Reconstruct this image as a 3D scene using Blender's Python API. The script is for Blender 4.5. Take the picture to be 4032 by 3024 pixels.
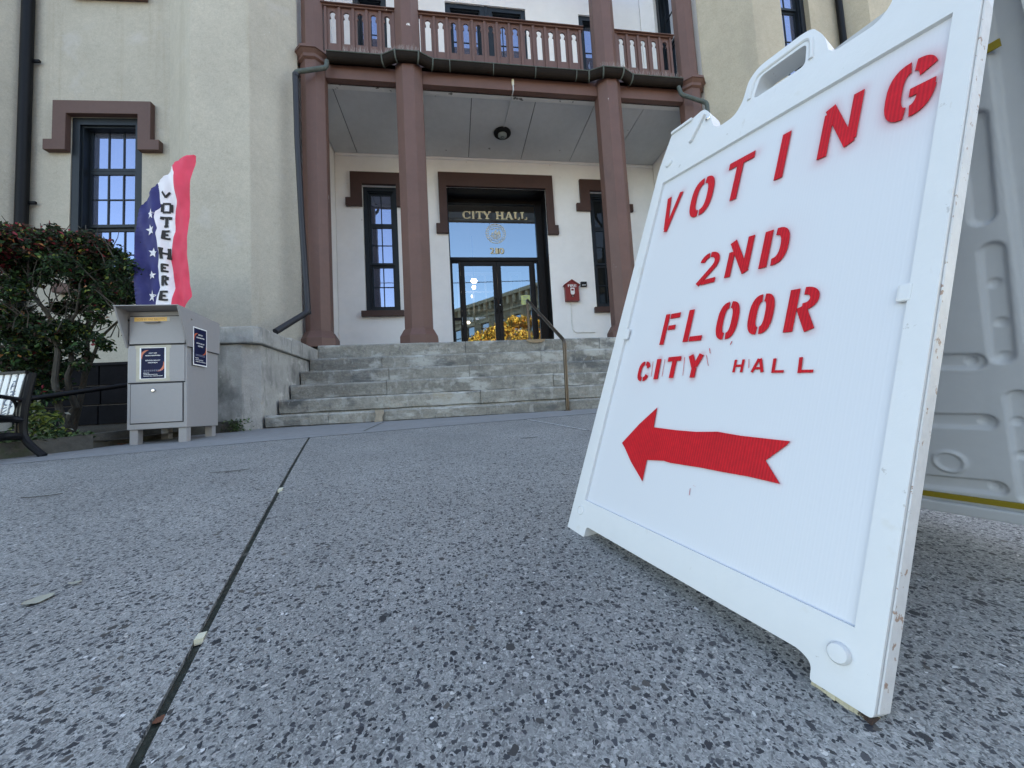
import bpy, bmesh, math, random
import numpy as np
from mathutils import Vector, Matrix
random.seed(7)
rng = np.random.default_rng(7)
C = bpy.context.scene.collection
SC = bpy.context.scene
for o in list(bpy.data.objects):
    bpy.data.objects.remove(o)

# ------------------------------------------------------------------ camera
PITCH, ROLL, YAW = math.radians(3.91), math.radians(-3.2256), math.radians(8.52)
FPX = 1514.0                                   # focal length in pixels of the 4032 px wide photograph


def cam_rot():
    cy, sy = math.cos(YAW), math.sin(YAW)
    cp, sp_ = math.cos(PITCH), math.sin(PITCH)
    cr, sr = math.cos(ROLL), math.sin(ROLL)
    rz = np.array([[cy, -sy, 0], [sy, cy, 0], [0, 0, 1.]])
    rp = np.array([[1, 0, 0], [0, cp, sp_], [0, -sp_, cp]])
    cc = np.array([[1, 0, 0], [0, 0, -1.], [0, 1, 0]])
    rr = np.array([[cr, -sr, 0], [sr, cr, 0], [0, 0, 1]])
    return rr @ cc @ rp @ rz


RC = cam_rot()                                  # rows: camera right, down, forward in world axes
cam_data = bpy.data.cameras.new('camera')
cam = bpy.data.objects.new('camera', cam_data)
C.objects.link(cam)
cam_data.sensor_width = 36
cam_data.lens = FPX / 4032 * 36
cam_data.clip_start = 0.02
cam_data.clip_end = 2000
mw = Matrix.Identity(4)
for i in range(3):
    mw[i][0] = RC[0][i]
    mw[i][1] = -RC[1][i]
    mw[i][2] = -RC[2][i]
cam.matrix_world = mw
SC.camera = cam

# ------------------------------------------------------------------ sky, sun, exposure
SUN_EL, SUN_AZ = math.radians(36), math.radians(48)     # behind the building: its street front lies in open shade
world = bpy.data.worlds.new('World')
SC.world = world
world.use_nodes = True
wn = world.node_tree.nodes
wl = world.node_tree.links
sky = wn.new('ShaderNodeTexSky')
sky.sky_type = 'NISHITA'
sky.sun_disc = False
sky.sun_elevation = SUN_EL
sky.sun_rotation = SUN_AZ
sky.air_density = 1.0
sky.dust_density = 0.7
sky.ozone_density = 1.0
bg = wn['Background']
bg.inputs['Strength'].default_value = 0.15
wl.new(sky.outputs['Color'], bg.inputs['Color'])
sun_data = bpy.data.lights.new('sun', 'SUN')
sun_data.energy = 5.0
sun_data.angle = math.radians(0.5)
sun_data.color = (1.0, 0.94, 0.84)
sun = bpy.data.objects.new('sun', sun_data)
C.objects.link(sun)
sdir = Vector((math.sin(SUN_AZ) * math.cos(SUN_EL), math.cos(SUN_AZ) * math.cos(SUN_EL), math.sin(SUN_EL)))
sun.rotation_euler = sdir.to_track_quat('Z', 'Y').to_euler()
sun.location = (0, 30, 40)
vs = SC.view_settings
vs.view_transform = 'Standard'
vs.look = 'None'
vs.gamma = 1.0
vs.use_curve_mapping = False
vs.exposure = 2.15
vs.use_white_balance = True                     # the camera's own balance for open shade
vs.white_balance_temperature = 7900
vs.white_balance_tint = 11
SC.cycles.use_denoising = True
SC.cycles.max_bounces = 8
SC.cycles.diffuse_bounces = 4
SC.cycles.glossy_bounces = 5
SC.cycles.transparent_max_bounces = 12
SC.cycles.caustics_reflective = False
SC.cycles.caustics_refractive = False


# ------------------------------------------------------------------ measuring helpers: a pixel of the photograph onto a real plane
def ray(x, y):
    return RC.T @ np.array([(x - 2016) / FPX, (y - 1512) / FPX, 1.0])


def onY(x, y, d):
    r = ray(x, y)
    return r * (d / r[1])


def onX(x, y, d):
    r = ray(x, y)
    return r * (d / r[0])


def onZ(x, y, d):
    r = ray(x, y)
    return r * (d / r[2])


def gz(x, y):
    """height of the sloping forecourt"""
    yy = max(min(y, 6.0), -2.0)
    z = -.438 + .003 * x + .134 * yy - .009 * yy * yy
    if y < -2.0:
        z += (y + 2.0) * 0.02 if y > -12 else -0.2
    return z


def onG(x, y):
    r = ray(x, y)
    lo, hi = 0.05, 14.0
    for _ in range(60):
        m = (lo + hi) / 2
        p = r * m
        if p[2] > gz(p[0], p[1]):
            lo = m
        else:
            hi = m
    return r * lo


class Fr:
    """a plane to build on: origin, horizontal axis, upward axis, outward normal"""
    def __init__(s, o, ex, en, ez=(0, 0, 1)):
        s.o, s.ex, s.en, s.ez = (np.array(v, float) for v in (o, ex, en, ez))

    def P(s, a, b, d=0.0):
        return s.o + s.ex * a + s.ez * b + s.en * d

    def px(s, x, y, d=0.0):
        r = ray(x, y)
        n = np.cross(s.ex, s.ez)
        k = (n @ (s.o + s.en * d)) / (n @ r)
        q = r * k - (s.o + s.en * d)
        return q @ s.ex, q @ s.ez


# ------------------------------------------------------------------ materials
MATS = {}


def mat(name, col, rough=0.7, var=(), bump=(), spec=0.5, metal=0.0, coat=0.0, island=0.0, stains=(), coords='Object'):
    """procedural paint/stone/plastic: var = (scale, amount, (sx,sy,sz)); stains = (scale, threshold, softness, colour, stretch); bump = (scale, strength, stretch)"""
    if name in MATS:
        return MATS[name]
    m = bpy.data.materials.new(name)
    m.use_nodes = True
    nt = m.node_tree
    n, l = nt.nodes, nt.links
    b = n['Principled BSDF']
    b.inputs['Roughness'].default_value = rough
    b.inputs['Metallic'].default_value = metal
    b.inputs['Specular IOR Level'].default_value = spec
    b.inputs['Coat Weight'].default_value = coat
    rgb = n.new('ShaderNodeRGB')
    rgb.outputs[0].default_value = (*col, 1)
    cur = rgb.outputs[0]
    tc = n.new('ShaderNodeTexCoord')
    geo = n.new('ShaderNodeNewGeometry')

    def vec(st):
        mp = n.new('ShaderNodeMapping')
        mp.inputs['Scale'].default_value = st
        l.new(geo.outputs['Position'] if coords == 'World' else tc.outputs['Object'], mp.inputs['Vector'])
        return mp.outputs[0]

    def noise(scale, st, detail=5, rough_=0.6):
        t = n.new('ShaderNodeTexNoise')
        t.inputs['Scale'].default_value = scale
        t.inputs['Detail'].default_value = detail
        t.inputs['Roughness'].default_value = rough_
        l.new(vec(st), t.inputs['Vector'])
        return t.outputs['Fac']
    for v in var:
        sc, am = v[0], v[1]
        st = v[2] if len(v) > 2 else (1, 1, 1)
        mr = n.new('ShaderNodeMapRange')
        mr.inputs['From Min'].default_value = 0.28
        mr.inputs['From Max'].default_value = 0.72
        mr.inputs['To Min'].default_value = 1 - am
        mr.inputs['To Max'].default_value = 1 + am
        l.new(noise(sc, st), mr.inputs['Value'])
        mx = n.new('ShaderNodeVectorMath')
        mx.operation = 'SCALE'
        l.new(cur, mx.inputs[0])
        l.new(mr.outputs[0], mx.inputs['Scale'])
        cur = mx.outputs[0]
    if island:
        mr = n.new('ShaderNodeMapRange')
        mr.inputs['To Min'].default_value = 1 - island
        mr.inputs['To Max'].default_value = 1 + island
        l.new(geo.outputs['Random Per Island'], mr.inputs['Value'])
        mx = n.new('ShaderNodeVectorMath')
        mx.operation = 'SCALE'
        l.new(cur, mx.inputs[0])
        l.new(mr.outputs[0], mx.inputs['Scale'])
        cur = mx.outputs[0]
    for s in stains:
        sc, th, soft, sc_col = s[:4]
        st = s[4] if len(s) > 4 else (1, 1, 1)
        op = s[5] if len(s) > 5 else 1.0
        mr = n.new('ShaderNodeMapRange')
        mr.inputs['From Min'].default_value = th
        mr.inputs['From Max'].default_value = th + soft
        mr.inputs['To Max'].default_value = op
        l.new(noise(sc, st), mr.inputs['Value'])
        mx = n.new('ShaderNodeMix')
        mx.data_type = 'RGBA'
        l.new(mr.outputs[0], mx.inputs['Factor'])
        l.new(cur, mx.inputs['A'])
        mx.inputs['B'].default_value = (*sc_col, 1)
        cur = mx.outputs['Result']
    l.new(cur, b.inputs['Base Color'])
    prev = None
    for bp in bump:
        bn = n.new('ShaderNodeBump')
        bn.inputs['Strength'].default_value = bp[1]
        bn.inputs['Distance'].default_value = bp[3] if len(bp) > 3 else 0.01
        l.new(noise(bp[0], bp[2] if len(bp) > 2 else (1, 1, 1), 6, 0.65), bn.inputs['Height'])
        if prev:
            l.new(prev, bn.inputs['Normal'])
        prev = bn.outputs[0]
    if prev:
        l.new(prev, b.inputs['Normal'])
    MATS[name] = m
    return m


def glass(name, refl=0.4, tint=(0.9, 0.95, 1), clear=0.5, wavy=0.0, back=(0.02, 0.025, 0.03)):
    m = bpy.data.materials.new(name)
    m.use_nodes = True
    n, l = m.node_tree.nodes, m.node_tree.links
    n.clear()
    out = n.new('ShaderNodeOutputMaterial')
    gl = n.new('ShaderNodeBsdfGlossy')
    gl.inputs['Roughness'].default_value = 0.015
    gl.inputs['Color'].default_value = (*tint, 1)
    tr = n.new('ShaderNodeBsdfTransparent')
    tr.inputs['Color'].default_value = (clear, clear, clear, 1)
    fr = n.new('ShaderNodeFresnel')
    fr.inputs['IOR'].default_value = 1.5
    mr = n.new('ShaderNodeMapRange')
    mr.inputs['To Min'].default_value = refl
    mr.inputs['To Max'].default_value = 1.0
    l.new(fr.outputs[0], mr.inputs['Value'])
    mx = n.new('ShaderNodeMixShader')
    l.new(mr.outputs[0], mx.inputs[0])
    if clear > 0:
        l.new(tr.outputs[0], mx.inputs[1])
    else:
        df = n.new('ShaderNodeBsdfDiffuse')
        df.inputs['Color'].default_value = (*back, 1)
        l.new(df.outputs[0], mx.inputs[1])
    l.new(gl.outputs[0], mx.inputs[2])
    l.new(mx.outputs[0], out.inputs[0])
    if wavy:
        tx = n.new('ShaderNodeTexNoise')
        tx.inputs['Scale'].default_value = 3.0
        tx.inputs['Detail'].default_value = 1
        tc = n.new('ShaderNodeNewGeometry')
        l.new(tc.outputs['Position'], tx.inputs['Vector'])
        bn = n.new('ShaderNodeBump')
        bn.inputs['Strength'].default_value = wavy
        bn.inputs['Distance'].default_value = 0.02
        l.new(tx.outputs['Fac'], bn.inputs['Height'])
        l.new(bn.outputs[0], gl.inputs['Normal'])
    MATS[name] = m
    return m


def emit(name, col, strength):
    m = bpy.data.materials.new(name)
    m.use_nodes = True
    n, l = m.node_tree.nodes, m.node_tree.links
    b = n['Principled BSDF']
    b.inputs['Base Color'].default_value = (*col, 1)
    b.inputs['Emission Color'].default_value = (*col, 1)
    b.inputs['Emission Strength'].default_value = strength
    MATS[name] = m
    return m


M_STUCCO = mat('stucco', (.443, .415, .352), .92, var=((1.1, .06), (5, .05), (18, .06), (70, .12)),
               stains=((2.2, .60, .16, (.31, .26, .19), (1.6, 1.6, .06), .5), (1.6, .62, .1, (.52, .52, .52), (1, 1, 1), .35), (0.9, .58, .25, (.36, .34, .30), (1, 1, .25), .35), (34, .68, .03, (.60, .60, .60), (1, 1, .6), .5)),
               bump=((140, .35), (9, .25)), coords='World')
M_STUCCO_R = mat('stucco_warm', (.425, .385, .305), .92, var=((1.1, .06), (5, .05), (18, .06), (70, .12)),
                 stains=((2.2, .60, .16, (.30, .25, .17), (1, 1, .10), .5), (0.9, .58, .25, (.26, .24, .20), (1, 1, .3), .6)),
                 bump=((140, .35), (9, .25)), coords='World')
M_PORCH = mat('porch_white', (.85, .845, .845), .8, var=((1.5, .04), (9, .02)), stains=((7, .70, .03, (.45, .43, .42), (1, 1, 1), .5),), bump=((70, .12), (5, .12)), coords='World')
M_BROWN = mat('brown_paint', (.128, .064, .050), .55, var=((2.5, .10), (14, .05)),
              stains=((5.2, .700, .010, (.75, .72, .70), (1, 1, .30)), (2.3, .66, .1, (.085, .045, .037), (1, 1, .4), .5)), bump=((30, .12), (160, .1)), coords='World')
M_DKBROWN = mat('dark_brown_trim', (.062, .028, .022), .6, var=((3, .10), (20, .05)), bump=((40, .12),), coords='World')
M_MIDBROWN = mat('window_hood_brown', (.105, .058, .050), .7, var=((3, .08), (30, .05)), bump=((60, .15),), coords='World')
M_NAVY = mat('dark_window_paint', (.013, .019, .026), .45, spec=.3, var=((6, .15),), bump=((40, .08),), coords='World')
M_BRONZE = mat('dark_bronze_metal', (.0075, .006, .006), .45, spec=.25, var=((8, .12),), coords='World')
M_SOFFIT = mat('grey_soffit', (.53, .545, .56), .8, var=((1.5, .06), (12, .03)), stains=((5, .72, .02, (.20, .20, .20)), ), bump=((50, .12),), coords='World')
M_SOFFTRIM = mat('grey_soffit_trim', (.64, .64, .63), .8, var=((3, .08),), stains=((6.5, .64, .02, (.10, .095, .09), (1, 1, 1)), (7, .66, .03, (.7, .69, .66))), bump=((50, .15),), coords='World')
M_STEP = mat('step_stone', (.238, .230, .205), .85, var=((1.6, .22, (1, 1, 2)), (8, .20, (.8, 1, 1.4)), (30, .20), (90, .16)), island=.20,
             stains=((2.6, .53, .08, (.43, .43, .405), (.8, 1, 1.8), .8), (2.1, .54, .10, (.085, .09, .093), (.8, 1, 1.8), .8), (2.3, .62, .1, (.27, .205, .115), (1, 1, 1.3), .5), (13, .58, .05, (.37, .37, .35), (1, 1, .5), .55), (17, .60, .05, (.12, .12, .12), (1, 1, .6), .5)),
             bump=((14, .6, (.6, 1, 1.3), .02), (60, .4)), coords='World')
M_CONC = mat('weathered_concrete', (.33, .325, .31), .9, var=((1.6, .18), (12, .12), (90, .1)),
             stains=((2.4, .45, .16, (.085, .086, .083), (1, 1, .6), .85), (9, .56, .08, (.17, .17, .165), (1, 1, .35), .6), (6, .62, .06, (.52, .51, .49), (1, 1, 1), .7), (3.4, .68, .08, (.34, .26, .15), (1, 1, 1), .5)), bump=((20, .4), (110, .3)), coords='World')
M_APRON = mat('smooth_concrete', (.215, .217, .218), .9, var=((1.3, .10), (14, .09), (160, .15)), stains=((1.6, .62, .15, (.2, .2, .205), (1, 1, 1), .6),), bump=((160, .3), (20, .15)), coords='World')
M_BOUNCE = mat('bounce_concrete', (.36, .345, .325), .9, var=((.8, .08), (9, .06)), coords='World')
M_JOINT = mat('joint_dirt', (.040, .046, .034), .95, var=((30, .4), (160, .5)), stains=((30, .60, .06, (.12, .12, .10)), (14, .70, .05, (.12, .06, .035))), bump=((120, .8),), coords='World')
M_SEAL = mat('pale_joint_sealant', (.42, .42, .42), .9, var=((20, .25), (90, .2)), coords='World')
M_DKSTONE = mat('dark_plinth_stone', (.007, .007, .009), .95, spec=.15, var=((4, .3), (30, .2)), bump=((24, .6),), coords='World')
M_MORTAR = mat('mortar', (.10, .095, .10), .95, var=((20, .2),), coords='World')
M_GUTTER = mat('old_copper_gutter', (.014, .010, .008), .7, spec=.12, var=((5, .25, (1, 1, 1)), (30, .15)), stains=((7, .68, .1, (.03, .036, .03), (1, 1, 1), .6),), metal=0, coords='World')
M_VERDI = mat('verdigris', (.070, .088, .078), .7, var=((20, .3),), stains=((14, .56, .08, (.08, .085, .08)),), coords='World')
M_PIPE = mat('dark_downspout', (.022, .022, .027), .5, var=((6, .2, (1, 1, .3)),), stains=((9, .68, .06, (.07, .085, .08), (1, 1, .4), .6),), metal=.15, coords='World')
M_SOIL = mat('garden_soil', (.035, .028, .020), 1.0, var=((12, .4), (60, .4)), bump=((40, .9),), coords='World')
M_ASPHALT = mat('asphalt', (.05, .05, .052), .9, var=((2, .15), (80, .2)), bump=((120, .3),), coords='World')
M_KERB = mat('kerb_concrete', (.065, .062, .055), .95, var=((3, .2), (30, .2)), stains=((5, .56, .1, (.05, .06, .035)),), bump=((60, .4),), coords='World')
M_SIGN = mat('white_sign_plastic', (.66, .67, .675), .38, var=((2, .02), (30, .015)),
             stains=((16, .66, .06, (.60, .59, .56), (1, 1, 1), .5), (55, .70, .02, (.42, .40, .38), (1, 1, 1), .6), (9, .66, .03, (.52, .50, .46), (3, 3, .35), .35)), bump=((120, .06), (12, .05)), coords='World')
M_SIGNEDGE = mat('scuffed_sign_edge', (.64, .64, .645), .55, var=((8, .08), (60, .06)),
                 stains=((70, .625, .02, (.30, .15, .08), (1, 1, 1), .8), (14, .62, .10, (.5, .45, .38), (1, 1, 1), .5)), bump=((90, .2),), coords='World')
M_SIGNDIRT = mat('worn_foot_plastic', (.52, .47, .33), .8, var=((30, .3),), stains=((60, .50, .05, (.045, .025, .018)),), bump=((120, .5),), coords='World')
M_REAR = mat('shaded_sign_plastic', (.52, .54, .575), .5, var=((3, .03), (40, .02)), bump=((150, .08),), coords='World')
M_YEL = mat('olive_yellow', (.27, .20, .012), .7, coords='World')
M_RED = mat('red_spray_paint', (.54, .006, .014), .55, spec=.25, var=((10, .08), (90, .10)), coords='World')
M_BOXG = mat('grey_powder_coat', (.285, .278, .285), .45, var=((2, .03), (40, .02)), bump=((220, .06),), coords='World')
M_BOXD = mat('box_seam', (.02, .02, .024), .8)
M_CHROME = mat('polished_metal', (.75, .75, .74), .2, metal=1.0)
M_WHITE = mat('white_print', (.82, .82, .83), .5)
M_NAVYP = mat('navy_print', (.006, .010, .045), .55, spec=.15, var=((9, .2),), coords='World')
M_ORANGEP = mat('orange_print', (.50, .09, .03), .35, var=((20, .3),), coords='World')
M_GREYP = mat('grey_print', (.25, .27, .36), .4)
M_TAPE = mat('old_brown_tape', (.40, .37, .30), .35, var=((14, .12),), coords='World')
M_AMBER = mat('amber_label', (.80, .44, .08), .35, var=((18, .12),), coords='World')
M_AMBERT = mat('amber_label_text', (.42, .20, .03), .5)
M_BLUEF = mat('flag_navy', (.026, .028, .145), .75, var=((5, .12),), bump=((400, .1),))
M_WHITEF = mat('flag_white', (.80, .79, .84), .75, bump=((400, .1),))
M_REDF = mat('flag_red', (.74, .060, .115), .75, var=((4, .1),), bump=((400, .1),))
M_BLACKF = mat('flag_lettering', (.018, .016, .015), .7)
M_IRON = mat('black_cast_iron', (.0035, .0038, .0055), .5, spec=.22, var=((20, .2),), bump=((60, .15),), coords='World')
M_SLAT = mat('white_bench_strap', (.80, .83, .84), .4, var=((20, .03),), coords='World')
M_BLUEL = mat('blue_bench_lettering', (.05, .09, .17), .5)
M_BARK = mat('grey_bark', (.060, .054, .044), .95, var=((10, .3, (1, 1, .3)), (40, .2)), stains=((9, .60, .1, (.12, .125, .115)),), bump=((30, .8, (1, 1, .3)),), coords='World')
M_LEAF = mat('green_leaf', (.024, .058, .018), .75, spec=.22, island=.55, var=((3, .15),), coords='World')
M_LEAFD = mat('dark_green_leaf', (.018, .036, .020), .75, spec=.22, island=.5, coords='World')
M_LEAFP = mat('purple_green_leaf', (.040, .026, .020), .75, spec=.22, island=.5, coords='World')
M_LEAFR = mat('crimson_leaf', (.17, .020, .028), .7, spec=.25, island=.45, coords='World')
M_LEAFO = mat('orange_leaf', (.28, .10, .03), .55, island=.45, coords='World')
M_LEAFY = mat('yellow_green_leaf', (.13, .16, .022), .6, island=.45, coords='World')
M_AUTUMN = mat('autumn_leaf', (.72, .40, .045), .7, island=.4, coords='World')
M_DRYLEAF = mat('dry_leaf', (.33, .325, .26), .8, var=((40, .15),), coords='World')
M_RUSTLEAF = mat('rust_leaf', (.16, .06, .03), .8, coords='World')
M_PAPER = mat('cream_paper', (.62, .60, .46), .7)
M_BRASS = mat('worn_brass_rail', (.085, .066, .050), .36, metal=.75, var=((6, .25, (1, 1, .3)), (40, .15)), stains=((9, .60, .08, (.12, .075, .035)),), coords='World')
M_FIRE = mat('fire_box_red', (.22, .014, .013), .45, var=((10, .12),), coords='World')
M_LAMPMETAL = mat('black_lamp_metal', (.006, .006, .007), .45, spec=.25)
M_LAMPGLASS = mat('ribbed_lamp_glass', (.22, .26, .26), .15, coat=.5)
M_GOLD = mat('gold_leaf_lettering', (.74, .64, .42), .45, metal=.15, var=((30, .08),))
M_CONDUIT = mat('white_conduit', (.72, .71, .69), .6, var=((14, .1),), coords='World')
M_BRICK = mat('tan_brick', (.24, .185, .115), .9, var=((1.2, .12), (14, .2, (1, 1, 3))), bump=((20, .3),), coords='World')
M_STONETRIM = mat('sandstone_trim', (.36, .29, .19), .9, var=((3, .12),), coords='World')
M_INT = mat('interior_plaster', (.50, .46, .40), .8, var=((1, .05),), coords='World')
M_INTFLOOR = mat('interior_floor', (.16, .12, .09), .4, coords='World')
M_INTWHITE = mat('interior_white', (.75, .74, .72), .6)
M_NOTICE = mat('green_notice_paper', (.55, .62, .26), .6)
M_SPIKE = mat('bird_spike', (.30, .26, .24), .4)
M_GRASS = mat('weed_green', (.055, .10, .03), .7, island=.5, coords='World')
M_GLOW = emit('lit_globe', (1, .93, .82), 4.0)
G_DOOR = glass('door_glass', refl=.32, tint=(.58, .80, 1.0), clear=.62)
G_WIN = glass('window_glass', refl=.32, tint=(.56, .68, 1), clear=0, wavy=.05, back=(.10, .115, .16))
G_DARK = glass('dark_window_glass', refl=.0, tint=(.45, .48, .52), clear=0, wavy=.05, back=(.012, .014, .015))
G_OPP = glass('far_window_glass', refl=.35, clear=0, back=(.02, .03, .04))


def aggregate():
    """exposed aggregate concrete: dark and pale chips set in a grey matrix"""
    m = bpy.data.materials.new('exposed_aggregate')
    m.use_nodes = True
    n, l = m.node_tree.nodes, m.node_tree.links
    b = n['Principled BSDF']
    geo = n.new('ShaderNodeNewGeometry')
    base = n.new('ShaderNodeTexNoise')
    base.inputs['Scale'].default_value = 2.2
    base.inputs['Detail'].default_value = 4
    l.new(geo.outputs['Position'], base.inputs['Vector'])
    fine = n.new('ShaderNodeTexNoise')
    fine.inputs['Scale'].default_value = 420
    fine.inputs['Detail'].default_value = 3
    l.new(geo.outputs['Position'], fine.inputs['Vector'])
    warp = n.new('ShaderNodeTexNoise')
    warp.inputs['Scale'].default_value = 110
    l.new(geo.outputs['Position'], warp.inputs['Vector'])
    wadd = n.new('ShaderNodeMix')
    wadd.data_type = 'VECTOR'
    wadd.inputs['Factor'].default_value = 0.012
    l.new(geo.outputs['Position'], wadd.inputs['A'])
    l.new(warp.outputs['Color'], wadd.inputs['B'])
    ramp0 = n.new('ShaderNodeMapRange')
    ramp0.inputs['From Min'].default_value = .3
    ramp0.inputs['From Max'].default_value = .7
    ramp0.inputs['To Min'].default_value = .72
    ramp0.inputs['To Max'].default_value = 1.24
    l.new(base.outputs['Fac'], ramp0.inputs['Value'])
    ramp1 = n.new('ShaderNodeMapRange')
    ramp1.inputs['From Min'].default_value = .3
    ramp1.inputs['From Max'].default_value = .7
    ramp1.inputs['To Min'].default_value = .55
    ramp1.inputs['To Max'].default_value = 1.45
    l.new(fine.outputs['Fac'], ramp1.inputs['Value'])
    mul = n.new('ShaderNodeMath')
    mul.operation = 'MULTIPLY'
    l.new(ramp0.outputs[0], mul.inputs[0])
    l.new(ramp1.outputs[0], mul.inputs[1])
    col = n.new('ShaderNodeVectorMath')
    col.operation = 'SCALE'
    col.inputs[0].default_value = (.262, .262, .250)
    l.new(mul.outputs[0], col.inputs['Scale'])
    cur = col.outputs[0]
    masks = []
    # (cell scale, share of cells that hold a chip, chip radius, colours)
    for sc, share, rad, c0, c1, off in ((330, .85, .62, (.37, .37, .35), (.085, .087, .087), 0.0), (200, .56, .46, (.03, .032, .037), (.42, .41, .39), 5.3), (132, .50, .38, (.014, .016, .020), (.055, .058, .066), 3.7),
                                       (82, .24, .33, (.013, .015, .020), (.06, .06, .064), 9.1), (54, .07, .31, (.016, .019, .023), (.09, .08, .07), 17.3), (130, .035, .30, (.62, .62, .61), (.46, .43, .38), 23.9)):
        ad = n.new('ShaderNodeVectorMath')
        ad.operation = 'ADD'
        ad.inputs[1].default_value = (off, off * 1.7, off * .3)
        l.new(wadd.outputs['Result'], ad.inputs[0])
        v = n.new('ShaderNodeTexVoronoi')
        v.inputs['Scale'].default_value = sc
        v.inputs['Randomness'].default_value = 1.0
        l.new(ad.outputs[0], v.inputs['Vector'])
        sep = n.new('ShaderNodeSeparateColor')
        l.new(v.outputs['Color'], sep.inputs[0])
        has = n.new('ShaderNodeMath')
        has.operation = 'LESS_THAN'
        l.new(sep.outputs[0], has.inputs[0])
        has.inputs[1].default_value = share
        sz = n.new('ShaderNodeMapRange')       # chips differ in size
        sz.inputs['To Min'].default_value = rad * .55
        sz.inputs['To Max'].default_value = rad * 1.35
        l.new(sep.outputs[1], sz.inputs['Value'])
        ins = n.new('ShaderNodeMath')
        ins.operation = 'LESS_THAN'
        l.new(v.outputs['Distance'], ins.inputs[0])
        l.new(sz.outputs[0], ins.inputs[1])
        mk = n.new('ShaderNodeMath')
        mk.operation = 'MULTIPLY'
        l.new(has.outputs[0], mk.inputs[0])
        l.new(ins.outputs[0], mk.inputs[1])
        cc = n.new('ShaderNodeMix')
        cc.data_type = 'RGBA'
        cc.inputs['A'].default_value = (*c0, 1)
        cc.inputs['B'].default_value = (*c1, 1)
        l.new(sep.outputs[2], cc.inputs['Factor'])
        mx = n.new('ShaderNodeMix')
        mx.data_type = 'RGBA'
        l.new(mk.outputs[0], mx.inputs['Factor'])
        l.new(cur, mx.inputs['A'])
        l.new(cc.outputs['Result'], mx.inputs['B'])
        cur = mx.outputs['Result']
        masks.append(mk.outputs[0])
    l.new(cur, b.inputs['Base Color'])
    b.inputs['Roughness'].default_value = .62
    b.inputs['Specular IOR Level'].default_value = .45
    bn = n.new('ShaderNodeBump')
    bn.inputs['Strength'].default_value = .35
    bn.inputs['Distance'].default_value = .004
    l.new(fine.outputs['Fac'], bn.inputs['Height'])
    bn2 = n.new('ShaderNodeBump')
    bn2.inputs['Strength'].default_value = .45
    bn2.inputs['Distance'].default_value = .002
    l.new(masks[3], bn2.inputs['Height'])
    l.new(bn.outputs[0], bn2.inputs['Normal'])
    l.new(bn2.outputs[0], b.inputs['Normal'])
    return m


M_AGG = aggregate()


def sheet_material():
    """white corrugated plastic sheet with red overspray round the stencilled letters"""
    m = bpy.data.materials.new('corrugated_white_sheet')
    m.use_nodes = True
    n, l = m.node_tree.nodes, m.node_tree.links
    b = n['Principled BSDF']
    at = n.new('ShaderNodeAttribute')
    at.attribute_name = 'spray'
    nz = n.new('ShaderNodeTexNoise')
    nz.inputs['Scale'].default_value = 900
    tc = n.new('ShaderNodeTexCoord')
    l.new(tc.outputs['UV'], nz.inputs['Vector'])
    mr = n.new('ShaderNodeMapRange')
    mr.inputs['To Min'].default_value = .75
    mr.inputs['To Max'].default_value = 1.25
    l.new(nz.outputs['Fac'], mr.inputs['Value'])
    mu = n.new('ShaderNodeMath')
    mu.operation = 'MULTIPLY'
    mu.use_clamp = True
    l.new(at.outputs['Fac'], mu.inputs[0])
    l.new(mr.outputs[0], mu.inputs[1])
    mx = n.new('ShaderNodeMix')
    mx.data_type = 'RGBA'
    mx.inputs['A'].default_value = (.63, .645, .675, 1)
    mx.inputs['B'].default_value = (.48, .02, .045, 1)
    l.new(mu.outputs[0], mx.inputs['Factor'])
    l.new(mx.outputs['Result'], b.inputs['Base Color'])
    b.inputs['Roughness'].default_value = .34
    wv = n.new('ShaderNodeTexWave')
    wv.inputs['Scale'].default_value = 95
    wv.inputs['Distortion'].default_value = .3
    l.new(tc.outputs['UV'], wv.inputs['Vector'])
    bn = n.new('ShaderNodeBump')
    bn.inputs['Strength'].default_value = .03
    bn.inputs['Distance'].default_value = .001
    l.new(wv.outputs['Fac'], bn.inputs['Height'])
    l.new(bn.outputs[0], b.inputs['Normal'])
    return m


M_SHEET = sheet_material()


def ribbed(m, axis, pitch, lo, hi, bump=.25):
    """paint lies thicker in the flutes of the corrugated sheet than on its ribs"""
    n, l = m.node_tree.nodes, m.node_tree.links
    b = n['Principled BSDF']
    src = b.inputs['Base Color'].links[0].from_socket
    g = n.new('ShaderNodeNewGeometry')
    d = n.new('ShaderNodeVectorMath')
    d.operation = 'DOT_PRODUCT'
    d.inputs[1].default_value = axis
    l.new(g.outputs['Position'], d.inputs[0])
    k = n.new('ShaderNodeMath')
    k.operation = 'MULTIPLY'
    k.inputs[1].default_value = 2 * math.pi / pitch
    l.new(d.outputs['Value'], k.inputs[0])
    sn = n.new('ShaderNodeMath')
    sn.operation = 'SINE'
    l.new(k.outputs[0], sn.inputs[0])
    mr = n.new('ShaderNodeMapRange')
    mr.inputs['From Min'].default_value = -1
    mr.inputs['To Min'].default_value = lo
    mr.inputs['To Max'].default_value = hi
    l.new(sn.outputs[0], mr.inputs['Value'])
    v = n.new('ShaderNodeVectorMath')
    v.operation = 'SCALE'
    l.new(src, v.inputs[0])
    l.new(mr.outputs[0], v.inputs['Scale'])
    l.new(v.outputs[0], b.inputs['Base Color'])
    bn = n.new('ShaderNodeBump')
    bn.inputs['Strength'].default_value = bump
    bn.inputs['Distance'].default_value = .0006
    l.new(sn.outputs[0], bn.inputs['Height'])
    if b.inputs['Normal'].links:
        l.new(b.inputs['Normal'].links[0].from_socket, bn.inputs['Normal'])
    l.new(bn.outputs[0], b.inputs['Normal'])


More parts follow.
